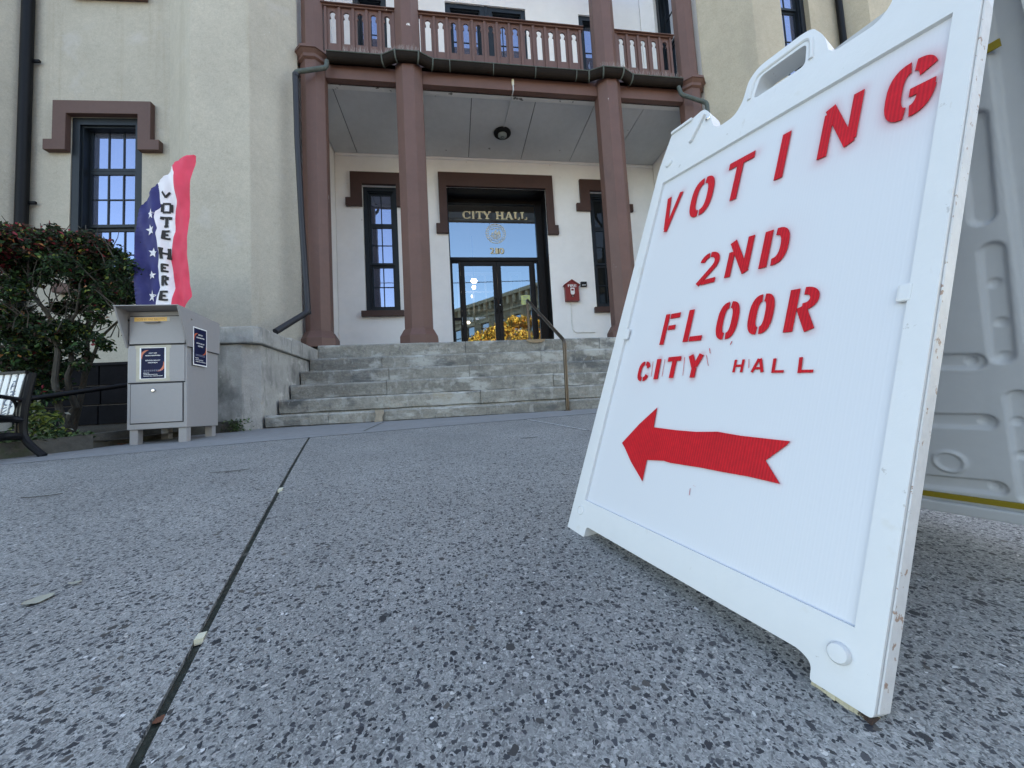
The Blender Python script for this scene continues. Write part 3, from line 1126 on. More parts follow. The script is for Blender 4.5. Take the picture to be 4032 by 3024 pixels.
def serif(mb, fr, ch, a, b, w, h, d0, d1):
    st, sf = (.25 * h, .12 * h) if ch not in '210' else (.21 * h + GROW, .13 * h + GROW)          # stem, slab thickness
    B = lambda p, q, ww, k=0: bar(mb, fr, (a + p[0] * w, b + p[1] * h), (a + q[0] * w, b + q[1] * h), ww, d0, d1 + .0004 * k)
    S = lambda x, y, l_=.40, k=1: B((x - l_ / 2, y), (x + l_ / 2, y), sf, k)
    e = sf / 2 / h
    if ch in 'IT1L':
        x = {'I': .5, 'T': .5, '1': .55, 'L': .3}[ch]
        B((x, 0), (x, 1), st)
        S(x, e, .62)
        if ch == 'I':
            S(x, 1 - e, .62)
        if ch == 'T':
            B((0, 1 - e), (1, 1 - e), sf, 1)
            B((.04, .72), (.04, 1), sf, 2)
            B((.96, .72), (.96, 1), sf, 2)
        if ch == 'L':
            S(x, 1 - e, .6)
            B((0, e), (1, e), sf, 1)
            B((.95, 0), (.95, .34), sf, 2)
        if ch == '1':
            B((.25, .80), (.55, .95), sf * 1.2, 2)
    elif ch == 'H':
        for x in (.22, .78):
            B((x, 0), (x, 1), st)
            S(x, e)
            S(x, 1 - e)
        B((.22, .5), (.78, .5), sf * 1.2, 2)
    elif ch == 'A':
        B((.16, 0), (.48, 1), st * .55)
        B((.84, 0), (.50, 1), st * 1.05, 1)
        B((.27, .32), (.74, .32), sf, 2)
        S(.15, e, .36, 3)
        S(.85, e, .36, 3)
    elif ch == 'Y':
        B((.5, 0), (.5, .5), st)
        B((.12, 1), (.5, .42), st, 1)
        B((.88, 1), (.5, .42), st * .6, 2)
        S(.14, 1 - e, .36, 3)
        S(.86, 1 - e, .36, 3)
        S(.5, e, .5, 3)
    elif ch == 'C':
        arc(mb, fr, (a + .52 * w, b + .5 * h), .5 * w, .5 * h, 48, 312, st * 1.1, d0, d1, 16, sf)
        B((.90, .60), (.90, .98), sf * 1.2, 1)
        B((.90, .08), (.90, .30), sf, 1)
    elif ch == '0':
        arc(mb, fr, (a + .5 * w, b + .5 * h), .5 * w, .5 * h, 0, 360, st * .95, d0, d1, 20, sf)
    elif ch == '2':
        arc(mb, fr, (a + .5 * w, b + .70 * h), .44 * w, .30 * h, 170, -20, st, d0, d1, 12, sf)
        B((.84, .62), (.12, .10), st * .8, 1)
        B((.03, e * 1.4), (.97, e * 1.4), sf * 1.5, 2)


lt = MB()
y0, y1 = gx(1950, 864)[1], gx(1950, 834)[1]
hh = y1 - y0
words_ = [('C', 1820, 1853), ('I', 1855, 1871), ('T', 1874, 1902), ('Y', 1902, 1933), ('H', 1951, 1985), ('A', 1986, 2020), ('L', 2022, 2045), ('L', 2048, 2074)]
for ch, xa, xb in words_:
    yy = 848 + (xa - 1820) * .012
    a0, a1 = gx(xa, yy)[0], gx(xb, yy)[0]
    z0 = gx((xa + xb) / 2, yy + 15.5)[1]
    lt = MB()
    serif(lt, FW, ch, a0, y0, a1 - a0, hh, GL + .003, GL + .007)
    lt.build('gilt_letter', M_GOLD, entrance)
for ch, xa, xb in (('2', 1930, 1945), ('1', 1949, 1963), ('0', 1966, 1983)):
    a0, a1 = gx(xa, 988)[0], gx(xb, 988)[0]
    b0, b1 = gx(1957, 999)[1], gx(1957, 976)[1]
    ob = MB()
    add_text(ob, FW, ch, (a0 + a1) / 2 + .006, b0 - .008, b1 - b0, GL + .0015, width=(a1 - a0) * 1.0, bold=.012)
    ob.build('numeral_edge', M_BRASS, entrance, fix=False)
    lt = MB()
    add_text(lt, FW, ch, (a0 + a1) / 2 - .006, b0, b1 - b0, GL + .003, width=(a1 - a0) * (.98 if ch != '1' else .6), bold=.012)
    lt.build('gilt_letter', M_GOLD, entrance, fix=False)
# round city seal between the two lines
se = MB()
ca, cb = gx(1952, 920)
sr = (gx(1991, 920)[0] - gx(1912, 920)[0]) / 2
arc(se, FW, (ca, cb), sr, sr, 0, 360, .012, GL + .003, GL + .006, 40)
arc(se, FW, (ca, cb), sr * .76, sr * .76, 0, 360, .007, GL + .003, GL + .006, 36)
for k in range(26):                                  # letter-like marks round the rim
    if k in (18, 19, 20):
        continue
    t = 2 * math.pi * k / 26
    u, v = math.cos(t), math.sin(t)
    bar(se, FW, (ca + u * sr * .80, cb + v * sr * .80), (ca + u * sr * .91, cb + v * sr * .91), .016, GL + .003, GL + .0055)
for (x, z, w, h) in ((-.30, -.10, .10, .22), (-.12, -.12, .07, .34), (.02, -.12, .10, .52), (.16, -.12, .12, .26), (.33, -.10, .14, .40), (.44, -.08, .07, .2), (-.42, -.1, .06, .14)):
    se.box(FW, ca + (x - w / 2) * sr, ca + (x + w / 2) * sr, cb + z * sr, cb + (z + h) * sr, GL + .003, GL + .0055)
for k, (z, l_) in enumerate(((-.22, 1.1), (-.34, 1.0), (-.46, .8), (-.56, .5))):
    for m_ in range(4):
        x0 = -l_ / 2 + l_ * m_ / 4
        bar(se, FW, (ca + x0 * sr, cb + (z + .02 * (m_ % 2)) * sr), (ca + (x0 + l_ / 4.6) * sr, cb + (z + .03 - .03 * (m_ % 2)) * sr), .013, GL + .003, GL + .0055)
bar(se, FW, (ca - .45 * sr, cb + .42 * sr), (ca - .1 * sr, cb + .52 * sr), .016, GL + .003, GL + .0055)
bar(se, FW, (ca + .0 * sr, cb + .55 * sr), (ca + .42 * sr, cb + .46 * sr), .016, GL + .003, GL + .0055)
se.build('city_seal', M_GOLD, entrance)
# paper notice and small sticker on the glass
n0, n1 = gx(2051, 1163), gx(2092, 1199)
nt_ = MB().box(FW, n0[0], n0[0] + .20, n1[1], n0[1], GL + .004, GL + .006).build('notice', M_NOTICE, entrance)
ntx = MB()
for k, (w_, b_) in enumerate(((.11, .85), (.06, .74), (.12, .46), (.10, .36), (.08, .18))):
    cx_, cz_ = n0[0] + .10, n1[1] + (n0[1] - n1[1]) * b_
    ntx.box(FW, cx_ - w_ / 2, cx_ + w_ / 2, cz_ - .003, cz_ + .003, GL + .0065, GL + .0075)
ntx.build('notice_print', M_GREYP, nt_)
s0 = gx(1879, 1256)
MB().box(FW, s0[0] - .03, s0[0] + .03, s0[1] - .018, s0[1] + .018, GL + .004, GL + .006).build('sticker', M_WHITE, entrance)

# ---- the lobby seen through the glass
li = MB()
X0, X1, Y0_, Y1_, Z0, Z1 = -1.4, 3.6, 8.22, 13.2, FLOOR, 5.0
li.face([(X0, Y1_, Z0), (X1, Y1_, Z0), (X1, Y1_, Z1), (X0, Y1_, Z1)])
li.face([(X0, Y0_, Z0), (X0, Y1_, Z0), (X0, Y1_, Z1), (X0, Y0_, Z1)])
li.face([(X1, Y1_, Z0), (X1, Y0_, Z0), (X1, Y0_, Z1), (X1, Y1_, Z1)])
li.face([(X0, Y1_, Z1), (X1, Y1_, Z1), (X1, Y0_, Z1), (X0, Y0_, Z1)])
lobby = li.build('lobby_wall', M_INT, hall, fix=False)
lf_ = MB()
lf_.face([(X0, Y0_, Z0 + .002), (X1, Y0_, Z0 + .002), (X1, Y1_, Z0 + .002), (X0, Y1_, Z0 + .002)])
lf_.build('lobby_floor', M_INTFLOOR, hall, fix=False)
FI = Fr((0, 13.1, 0), (1, 0, 0), (0, -1, 0))
for a0, a1, b0, b1, c_ in ((.25, 1.75, 2.9, 4.85, 3), (2.05, 2.5, 2.9, 4.85, 1), (-.35, .0, 2.9, 4.85, 1)):
    iw = ring(FI, a0, a1, b0, b1, .10, -.02, .06).build('lobby_window', M_INTWHITE, hall, fix=False)
    MB().box(FI, a0 + .1, a1 - .1, b0 + .1, b1 - .1, -.03, -.01).build('pane', G_OPP, iw)
    for k in range(1, c_):
        x = a0 + .1 + (a1 - a0 - .2) * k / c_
        MB().box(FI, x - .03, x + .03, b0 + .1, b1 - .1, .0, .04).build('muntin', M_INTWHITE, iw)
    for z in (3.5, 4.15):
        MB().box(FI, a0 + .1, a1 - .1, z - .03, z + .03, .002, .038).build('muntin', M_INTWHITE, iw)

# ---- porch floor, ceiling panels, trim
MB().box(FW, WX0 + .01, WX1 - .01, .75, FLOOR, 0, 1.80).build('porch_floor', M_APRON, hall)
MB().box(FW, dA0, dA1, .75, FLOOR + .004, GL - .1, -.002).build('threshold', M_BRONZE, hall)
CZ = 5.29
FC_ = Fr((0, 0, CZ), (1, 0, 0), (0, 0, -1), (0, 1, 0))
seams = [WX0 + .012]
for (xa, ya, xb, yb) in ((1319.7, 344.5, 1397, 602), (1600, 370, 1640, 612), (1867.7, 385, 1836, 627), (2120, 402, 2041, 632), (2300, 521, 2234, 640), (2570, 470, 2350, 646)):
    seams.append((onZ(xa, ya, CZ)[0] + onZ(xb, yb, CZ)[0]) / 2)
seams.append(WX1 - .012)
seams = sorted(seams)
CF = onZ(1664, 369, CZ)[1]
for i in range(len(seams) - 1):
    MB().box(FC_, seams[i] + .006, seams[i + 1] - .006, CF, 7.69, -.02 + random.uniform(-.002, .002), .0).build('ceiling_panel', M_SOFFIT, hall, bevel=.003)
MB().box(FC_, WX0 + .01, WX1 - .01, CF - .02, 7.695, -.06, -.024).build('ceiling_deck', M_NAVY, hall)
for a0, a1 in ((WX0 + .2, -.6), (-.38, 2.70), (2.95, 4.28)):
    MB().box(FC_, a0, a1, 6.00, CF, -.03, .022).build('soffit_board', M_SOFFTRIM, hall, bevel=.003)
MB().box(FW, WX0 + .01, WX1 - .01, CZ - .05, CZ - .003, .002, .035).build('cornice_moulding', M_PORCH, hall, bevel=.006)
# beam, balcony floor
MB().box(FB, WX0 + .03, WX1 - .03, CZ - .022, 5.56, -.10, .03).build('porch_beam', M_BROWN, hall, bevel=.006)
MB().box(FC_, WX0 + .01, WX1 - .01, 6.05, 7.695, -.26, -.065).build('balcony_floor', M_SOFFIT, hall)

# ---- columns: octagonal shafts on octagonal bases, carried up as balcony posts
colX = [(-.1173 - .048) / 2 * 5.95, (.437 + .518) / 2 * 5.95]
pilX = [-1.925, 4.40]
zb1, zb2 = onY(1655, 1316, 5.68)[2], onY(1655, 1290, 5.74)[2]


def loft(mb, levels):
    """stack of polygons (list of points, height)"""
    n_ = len(levels[0][0])
    vs_ = [(x, y, z) for poly, z in levels for x, y in poly]
    fs = [tuple(range(n_ - 1, -1, -1)), tuple(range((len(levels) - 1) * n_, len(levels) * n_))]
    for i in range(len(levels) - 1):
        for k in range(n_):
            a, b = i * n_ + k, i * n_ + (k + 1) % n_
            fs.append((a, b, b + n_, a + n_))
    mb.solid(vs_, fs)
    return mb


for cx, pil in ((colX[0], 0), (colX[1], 0), (pilX[0], 1), (pilX[1], 1)):
    ap_ = .206 if not pil else .175
    cy = 5.95
    co = loft(MB(), [(octagon(cx, cy, ap_), zb2 - .02), (octagon(cx, cy, ap_ * .99), 5.52)]).build('column', M_BROWN, hall, bevel=.004)
    loft(MB(), [(octagon(cx, cy, ap_ + .072), FLOOR), (octagon(cx, cy, ap_ + .072), zb1), (octagon(cx, cy, ap_ + .012), zb2)]).build('column_base', M_BROWN, co, bevel=.006)
    loft(MB(), [(octagon(cx, cy, ap_ - .018), 5.525), (octagon(cx, cy, ap_ - .026), 9.3)]).build('balcony_post', M_BROWN, co, bevel=.004)
    if pil:
        z0 = 5.44
        loft(MB(), [(octagon(cx, cy, ap_ + .004), z0), (octagon(cx, cy, ap_ + .03), z0 + .02), (octagon(cx, cy, ap_ + .03), z0 + .07), (octagon(cx, cy, ap_ + .07), z0 + .115), (octagon(cx, cy, ap_ + .085), z0 + .12), (octagon(cx, cy, ap_ + .085), z0 + .16), (octagon(cx, cy, ap_ - .01), z0 + .20)]).build('column_cap', M_BROWN, co)
MB().box(FB, WX0, WX1, 9.3, 9.7, -.15, .15).build('upper_beam', M_BROWN, hall)

# ---- balcony railing: pierced boards between battens
zR1, zR0 = onY(1700, 47, 5.86)[2], onY(1700, 62, 5.90)[2]
zS1, zS0 = onY(1686, 82, 5.93)[2], onY(1686, 203, 5.93)[2]
zBot = 5.50
HB = zR0 - zBot
hw = .046
zs0, zs1 = zS0 - zBot, zS1 - zBot
half = [(-.0895, 0), (-hw, 0), (-hw, zs1 - .118), (-hw + .017, zs1 - .104), (-hw + .017, zs1 - .094)]
cr = .043
for k in range(9):
    t = math.radians(205 - 115 * k / 8)
    half.append((cr * math.cos(t), zs1 - cr + cr * math.sin(t)))
half += [(0, HB), (-.0895, HB)]
F0 = Fr((0, 0, 0), (1, 0, 0), (0, -1, 0))
bm_ = MB()
bm_.prism(F0, half, -.012, .012)
bm_.prism(F0, [(-x, z) for x, z in half], -.012, .012)
bm_.box(F0, -hw, hw, 0, zs0, -.012, .012)
board0 = bm_.build('baluster_board', M_BROWN)
board_me = board0.data
bt0 = MB().box(F0, -.020, .020, .10, HB - .005, .0125, .034).build('baluster_batten', M_BROWN, bevel=.003)
batten_me = bt0.data
bpy.data.objects.remove(board0)
bpy.data.objects.remove(bt0)
PITCH_X = .2055
bays = [(colX[0] - .19 - 5 * PITCH_X - .02, 5), (onY(1686, 140, 5.93)[0] - PITCH_X / 2, 13), (colX[1] + .215, 5)]
for x0, n_ in bays:
    for k in range(n_):
        share('baluster_board', board_me, hall, (x0 + PITCH_X * (k + .5), 5.93, zBot))
    for k in range(n_ + 1):
        share('baluster_batten', batten_me, hall, (x0 + PITCH_X * k, 5.93, zBot))
    e0, e1 = x0 - .06, x0 + n_ * PITCH_X + .06
    MB().box(FB, e0, e1, zR0, zR0 + .035, -.03, .045).box(FB, e0, e1, zR0 + .0355, zR1, -.06, .075).build('top_rail', M_BROWN, hall, bevel=.005)
    MB().box(FB, e0, e1, zBot - .02, zBot + .095, .0125, .03).build('bottom_rail', M_BROWN, hall, bevel=.004)

# ---- gutter that swings out round the columns
GZ = 5.565
path = [(pilX[0] + .24, 5.82)]
for cx in colX:
    path += [(cx - .37, 5.82), (cx - .16, 5.715), (cx + .16, 5.715), (cx + .37, 5.82)]
path += [(pilX[1] - .24, 5.82)]
prof = [(.075 * math.cos(math.pi * k / 10), -.118 * math.sin(math.pi * k / 10)) for k in range(11)]
prof += [(.070 * math.cos(math.pi * k / 10), -.112 * math.sin(math.pi * k / 10)) for k in range(10, -1, -1)]
gm = MB()
rings_ = []
nrm = []
for i, (x, y) in enumerate(path):
    a, b = np.array(path[max(i - 1, 0)]), np.array(path[min(i + 1, len(path) - 1)])
    p = np.array((x, y))
    t1 = (p - a) / max(np.linalg.norm(p - a), 1e-6) if i > 0 else (b - p) / np.linalg.norm(b - p)
    t2 = (b - p) / max(np.linalg.norm(b - p), 1e-6) if i < len(path) - 1 else t1
    n1, n2 = np.array([t1[1], -t1[0]]), np.array([t2[1], -t2[0]])
    m_ = (n1 + n2)
    m_ = m_ / (m_ @ n1) if abs(m_ @ n1) > 1e-6 else n1
    nrm.append(m_)
    rings_.append([(x + m_[0] * u, y + m_[1] * u, GZ + w_) for u, w_ in prof])
L_ = len(prof)
vs_ = [v for r_ in rings_ for v in r_]
fs = []
for i in range(len(rings_) - 1):
    for k in range(L_):
        fs.append((i * L_ + k, i * L_ + (k + 1) % L_, (i + 1) * L_ + (k + 1) % L_, (i + 1) * L_ + k))
fs += [tuple(range(L_)), tuple(range((len(rings_) - 1) * L_, len(rings_) * L_))]
gm.solid(vs_, fs)
gut = gm.build('gutter', M_GUTTER, hall)
MB().tube([(p[0] + m_[0] * .076, p[1] + m_[1] * .076, GZ + .002) for p, m_ in zip(path, nrm)], .009, 8).build('gutter_bead', M_VERDI, gut, smooth=True)
for i in range(1, len(path) - 1):
    p, m_ = path[i], nrm[i]
    pts = [(p[0] + m_[0] * .081 * math.cos(math.pi * k / 12), p[1] + m_[1] * .081 * math.cos(math.pi * k / 12), GZ + .006 - .124 * math.sin(math.pi * k / 12)) for k in range(9)]
    MB().tube(pts, .013, 6).build('gutter_strap', M_VERDI, gut)
for x in np.linspace(colX[0] + .65, colX[1] - .6, 4):
    pts = [(x, 5.82 - .080 * math.cos(math.pi * k / 12), GZ + .004 - .122 * math.sin(math.pi * k / 12)) for k in range(9)]
    MB().tube(pts, .008, 6).build('gutter_strap', M_VERDI, gut)


def along(path_, t):
    """point at X = t on the gutter line"""
    for i in range(len(path_) - 1):
        if path_[i][0] <= t <= path_[i + 1][0]:
            k = (t - path_[i][0]) / (path_[i + 1][0] - path_[i][0])
            return path_[i][1] + k * (path_[i + 1][1] - path_[i][1])
    return 5.82


spk = MB()
for x0, x1, n_ in ((-1.45, colX[0] + .2, 170), (colX[1] - .22, pilX[1] - .26, 170)):
    for k in range(n_):
        x = random.uniform(x0, x1)
        y = along(path, x) - .065 + random.uniform(-.012, .02)
        h_ = random.uniform(.06, .105)
        lx, ly = random.gauss(0, .018), random.gauss(-.005, .015)
        spk.tube([(x, y, GZ + .004), (x + lx, y + ly, GZ + h_)], .0014, 3, caps=False)
spk.build('bird_spike', M_SPIKE, hall, fix=False, kind='stuff')

# ---- turrets either side of the porch
yB = 5.84


def lft(xa, ya):
    r = ray(xa, ya)
    return r[0] / r[1]


def diag(x0, y0, k, sx, sy):
    """walk from (x0,y0) along (sx,sy) until X/Y = k"""
    d = (k * y0 - x0) / (sx - k * sy)
    return (x0 + sx * d, y0 + sy * d)


TOP = 11.4
B0 = (-2.12, yB)
A1 = diag(*B0, lft(985, 700), -1, -1)
A0 = (lft(746, 700) * A1[1], A1[1])
C0 = diag(*A0, lft(666, 700), -1, 1)
tl = MB().vprism([B0, A1, A0, C0, (C0[0], 9.0), (WX0 - .3, 9.0), (WX0 - .3, yB)], -.3, TOP)
tl.build('turret', M_STUCCO, hall, bevel=.012)
Br = (4.60, yB)
Ar0 = diag(*Br, lft(2971, 100), 1, -1)
Ar1 = (lft(3078, 60) * Ar0[1], Ar0[1])
Cr = (Ar1[0] + .75, Ar1[1] + .75)
MB().vprism([Br, Ar0, Ar1, Cr, (Cr[0], 9.0), (WX1 + .3, 9.0), (WX1 + .3, yB)], -.3, TOP).build('turret', M_STUCCO_R, hall, bevel=.012)

# ---- left wing wall with its hooded window
th = math.radians(-3.2)
exL = np.array([math.cos(th), math.sin(th), 0])
FL = Fr((C0[0], C0[1], 0), exL, np.cross(exL, (0, 0, 1)))
hx0, hx1 = px(FL, 280, 560)[0], px(FL, 560, 560)[0]
hy1, hy0 = px(FL, 410, 463)[1], px(FL, 430, 1120)[1]
xcorner = px(FL, 110, 300)[0]
wall(FL, xcorner - .05, .02, -.4, TOP, [(hx0, hx1, hy0, hy1)], 0, -.35).build('wing_wall', M_STUCCO, hall, fix=False)
bk = MB()
bk.box(FL, hx0 - .3, hx1 + .3, hy0 - .3, hy1 + .3, -.5, -.36)
bk.build('wall_backing', M_NAVY, hall)
hood(FL, hx0, hx1, hy1 - .002, px(FL, 420, 397, .08)[1], px(FL, 611, 470)[0] - hx1, px(FL, 640, 550, .08)[1], px(FL, 640, 590, .08)[1], .115, .085, M_MIDBROWN)
MB().box(FL, hx0 - .1, hx1 + .1, hy0 - .13, hy0, .003, .11).build('window_sill', M_MIDBROWN, hall, bevel=.006)
dG = -.20
z1 = px(FL, 450, 540, dG)[1]
z2 = px(FL, 450, 676, dG)[1]
z3 = px(FL, 450, 903, dG)[1]
window(FL, hx0, hx1, hy0, hy1, [(z2 - .035, z1 + .07, 3, 1, 0), (z3, z2 - .04, 3, 2, 0), (hy0 + .10, z3, 3, 2, .03)], G_WIN, M_NAVY, casing=.10, d=-.012, depth=.25, inset=.13)
# the sill of the window above, just in view
ux0, ux1 = px(FL, 292, 20)[0], px(FL, 585, 20)[0]
uz = px(FL, 430, 2, .01)[1]
MB().box(FL, ux0, ux1, uz, uz + .13, .003, .11).build('window_sill', M_MIDBROWN, hall, bevel=.006)
# the wall that comes forward again at the far left
kx = FL.P(xcorner, 0, 0)
exQ = np.array([-.60, -.80, 0])
MB().vprism([(kx[0], kx[1]), (kx[0] - .75, kx[1] - .95), (kx[0] - 6, kx[1] - 1.2), (kx[0] - 6.0, kx[1] + 1.5), (kx[0] - .2, kx[1] + 1.5)], -.4, TOP).build('side_wing', M_STUCCO, hall, bevel=.01)
# dark stone plinth laid in courses
pz = [px(FL, 440, 1440)[1]]
for yy in (1519, 1594, 1671, 1750):
    pz.append(px(FL, 440, yy)[1])
MB().box(FL, xcorner, .0, -.3, pz[0] - .02, .004, .055).build('plinth_core', M_MORTAR, hall)
pa0, pa1 = xcorner + .02, -.01
for c_ in range(4):
    x = pa0 - (.35 if c_ % 2 else 0)
    xj = px(FL, 412 if c_ % 2 == 0 else 420, 1550)[0]
    x = xj - math.ceil((xj - pa0) / .78) * .78
    while x < pa1:
        a0, a1 = max(x, pa0), min(x + .78, pa1)
        if a1 - a0 > .06:
            MB().box(FL, a0 + .007, a1 - .007, pz[c_ + 1] + .007, pz[c_] - .007, .05, .085 + random.uniform(0, .008)).build('stone_block', M_DKSTONE, hall, bevel=.008)
        x += .78
MB().prism(Fr(FL.P(pa0, 0, 0), -FL.en, FL.ex), [(.0, pz[0] + .05), (.0, pz[0] - .008), (-.10, pz[0] - .008), (-.10, pz[0] + .002)], 0, pa1 - pa0).build('plinth_coping', M_DKSTONE, hall)

# ---- right wing wall and window
FRw = Fr((0, Ar1[1] + .70, 0), (1, 0, 0), (0, -1, 0))
wx1 = px(FRw, 3188, 60)[0]
wx0 = wx1 - 1.15
wall(FRw, Ar1[0] - .2, px(FRw, 3310, 60)[0], -.4, TOP, [(wx0, wx1, 5.6, 9.4)], 0, -.35).build('wing_wall', M_STUCCO_R, hall, fix=False)
zz = px(FRw, 3120, 52, -.2)[1]
window(FRw, wx0, wx1, 5.6, 9.4, [(zz, 9.3, 4, 3, 0), (5.7, zz, 4, 3, .03)], G_WIN, M_NAVY, casing=.085, d=-.09)
kx1 = px(FRw, 3308, 60)[0]
kk = FRw.P(kx1, 0, 0)
e1 = diag(kk[0] + .001, kk[1], lft(3425, 60), .55, -.83)
MB().vprism([(kk[0], kk[1]), e1, (e1[0] + 3.5, e1[1] + .25), (e1[0] + 3.5, e1[1] + 3), (kk[0], kk[1] + 2.5)], -.4, TOP).build('side_wing', M_STUCCO_R, hall, bevel=.01)
# unseen rest of the building: plain shell added to shade the front
MB().box(FW, -14, 18, 11.001, 11.5, -12, .0).build('roof', M_PIPE, hall)
MB().box(FW, -14, 18, -.3, 11.0, -12.2, -12).build('rear_wall', M_STUCCO, hall)
MB().box(FW, -14.2, -14, -.3, 11.0, -12, 1).build('end_wall', M_STUCCO, hall)
MB().box(FW, 18, 18.2, -.3, 11.0, -12, 1).build('end_wall', M_STUCCO, hall)
MB().box(FW, -14, FL.P(xcorner, 0)[0] - 1, -.3, 11.0, .8, 1.0).build('end_wall', M_STUCCO, hall)

# ---- downspouts
def spout(pts, r, mats_, name='downspout'):
    return MB().tube(pts, r, 12).build(name, mats_, hall, smooth=True)


def rounded(pts, rad=.05, n_=4):
    pts = [Vector([float(c) for c in p]) for p in pts]
    out = [pts[0]]
    for i in range(1, len(pts) - 1):
        a, b, c = pts[i - 1], pts[i], pts[i + 1]
        r1 = min(rad, (a - b).length * .45)
        r2 = min(rad, (c - b).length * .45)
        p0, p1 = b + (a - b).normalized() * r1, b + (c - b).normalized() * r2
        for k in range(n_ + 1):
            t = k / n_
            out.append(p0 * (1 - t) ** 2 + b * 2 * t * (1 - t) + p1 * t * t)
    out.append(pts[-1])
    return out


yP = 5.62
gx0 = onY(1287, 235, 5.80)
top_l = [(gx0[0], 5.80, GZ - .12), (gx0[0], 5.76, onY(1285, 262, 5.74)[2]), onY(1165, 283, yP), onY(1163, 300, yP)]
MB().tube(rounded(top_l, .05), .033, 12).build('downspout_elbow', M_VERDI, hall, smooth=True)
low = [onY(1163, 292, yP), onY(1171, 560, yP), onY(1190, 900, yP), onY(1213, 1228, yP), onY(1085, 1306, 5.15)]
spout(rounded(low, .07), .040, M_PIPE)
for yy in (296, 1230):
    c_ = onY(1165 if yy < 300 else 1212, yy, yP)
    MB().lathe((c_[0], c_[1], c_[2] - .02), (0, 0, 1), [(.044, 0), (.044, .04)], 12).build('pipe_collar', M_PIPE, hall)
rr_ = [(onY(2672, 345, 5.80)[0], 5.80, GZ - .12), (onY(2672, 345, 5.80)[0], 5.74, onY(2676, 372, 5.74)[2]), onY(2783, 405, 5.55), onY(2796, 520, 5.50), onY(2830, 900, 5.50)]
MB().tube(rounded(rr_[:4], .05), .033, 12).build('downspout_elbow', M_VERDI, hall, smooth=True)
spout(rr_[3:], .040, M_PIPE)
dl = [FL.P(xcorner + .06, 11.2, .08), FL.P(xcorner + .06, pz[0] + .1, .08)]
spout(dl, .068, M_IRON)
for yy in (233, 793):
    b_ = px(FL, 150, yy, .08)[1]
    MB().box(FL, xcorner + .06, xcorner + .20, b_ - .018, b_ + .018, .03, .06).build('pipe_bracket', M_IRON, hall)
dr = [(kk[0] - .10, kk[1] - .08, 11.2), (kk[0] - .10, kk[1] - .08, 0)]
spout(dr, .055, M_IRON)

# ================================================================== STONE STEPS
steps = thing('entrance_steps', 'six weathered grey stone steps rising to the brown columned porch', 'steps', (1.1, 4.1, -.045))
zt = [-.045 + v for v in (.132, .297, .4835, .669, .8675)] + [FLOOR]
Yk = [4.1 + .304 * k for k in range(6)]
SX0, SX1 = -1.855, 4.45
jx = [[(1294, 1640), (1493, 1640), (2241, 1570)], [(1893, 1560), (2480, 1540)], [(1522, 1520), (2179, 1470)], [(1531, 1470), (1847, 1450)], [(1503, 1405), (2130, 1400)], [(1833, 1365), (2360, 1340)]]
for k in range(6):
    js = [SX0] + [onY(a, b, Yk[k])[0] for a, b in jx[k]] + [SX1]
    zb = zt[k - 1] - .02 if k else -.10
    dep = .36 if k < 5 else .46
    for i in range(len(js) - 1):
        dy, dz = random.uniform(-.008, .006), random.uniform(-.006, .003)
        a0, a1 = js[i] + .0025, js[i + 1] - .0025
        if k == 5:
            dz *= .3
        # a worn, slightly wavy front edge
        n_ = max(3, int((a1 - a0) / .22))
        mb = MB()
        fr_ = []
        zl = zt[k - 1] if k else -.05
        for q in range(n_ + 1):
            x = a0 + (a1 - a0) * q / n_
            w1, w2 = random.uniform(-.006, .006), random.uniform(-.005, .004)
            yb_ = Yk[k] + dy + w1
            g_ = zl + random.uniform(.006, .016)
            fr_.append([(x, yb_ + .034, zb), (x, yb_ + .034, g_), (x, yb_ + random.uniform(.004, .012), g_ + .008), (x, yb_, zt[k] - .020 + dz + w2), (x, yb_ + .022, zt[k] + dz + w2 * .5), (x, Yk[k] + dep, zt[k] + dz * .5 - .001), (x, Yk[k] + dep, zb)])
        for q in range(n_):
            for e in range(7):
                mb.face([fr_[q][e], fr_[q + 1][e], fr_[q + 1][(e + 1) % 7], fr_[q][(e + 1) % 7]])
        mb.face(fr_[0])
        mb.face(fr_[-1][::-1])
        o = mb.build('step_stone', M_STEP, steps)
        bm = bmesh.new()
        bm.from_mesh(o.data)
        bmesh.ops.remove_doubles(bm, verts=bm.verts, dist=.0001)
        bmesh.ops.recalc_face_normals(bm, faces=bm.faces)
        bm.to_mesh(o.data)
        bm.free()
# mortar patch filling the joint of the lowest step
pxx = onY(1493, 1640, 4.09)[0]
MB().prism(Fr((0, 4.088, 0), (1, 0, 0), (0, -1, 0)), [(pxx - .05, -.04), (pxx + .03, -.04), (pxx + .03, .01), (pxx + .05, .05), (pxx + .04, .078), (pxx - .04, .080), (pxx - .03, .03)], -.02, .004).build('mortar_patch', mat('old_mortar', (.31, .27, .215), .95, var=((20, .2),), stains=((9, .6, .05, (.6, .58, .54)),), coords='World'), steps)
# a rusty stain patch at the rail post on the top step
pz_ = onY(2110, 1337, 5.60)
MB().prism(Fr((0, 5.607, 0), (1, 0, 0), (0, -1, 0)), [(pz_[0] + .15 * math.cos(t), FLOOR - .004 + .055 * math.sin(t)) for t in np.linspace(math.pi, 2 * math.pi, 10)], -.01, .0035).build('rust_patch', mat('rusty_mortar', (.26, .19, .12), .95, var=((18, .2),), coords='World'), steps)

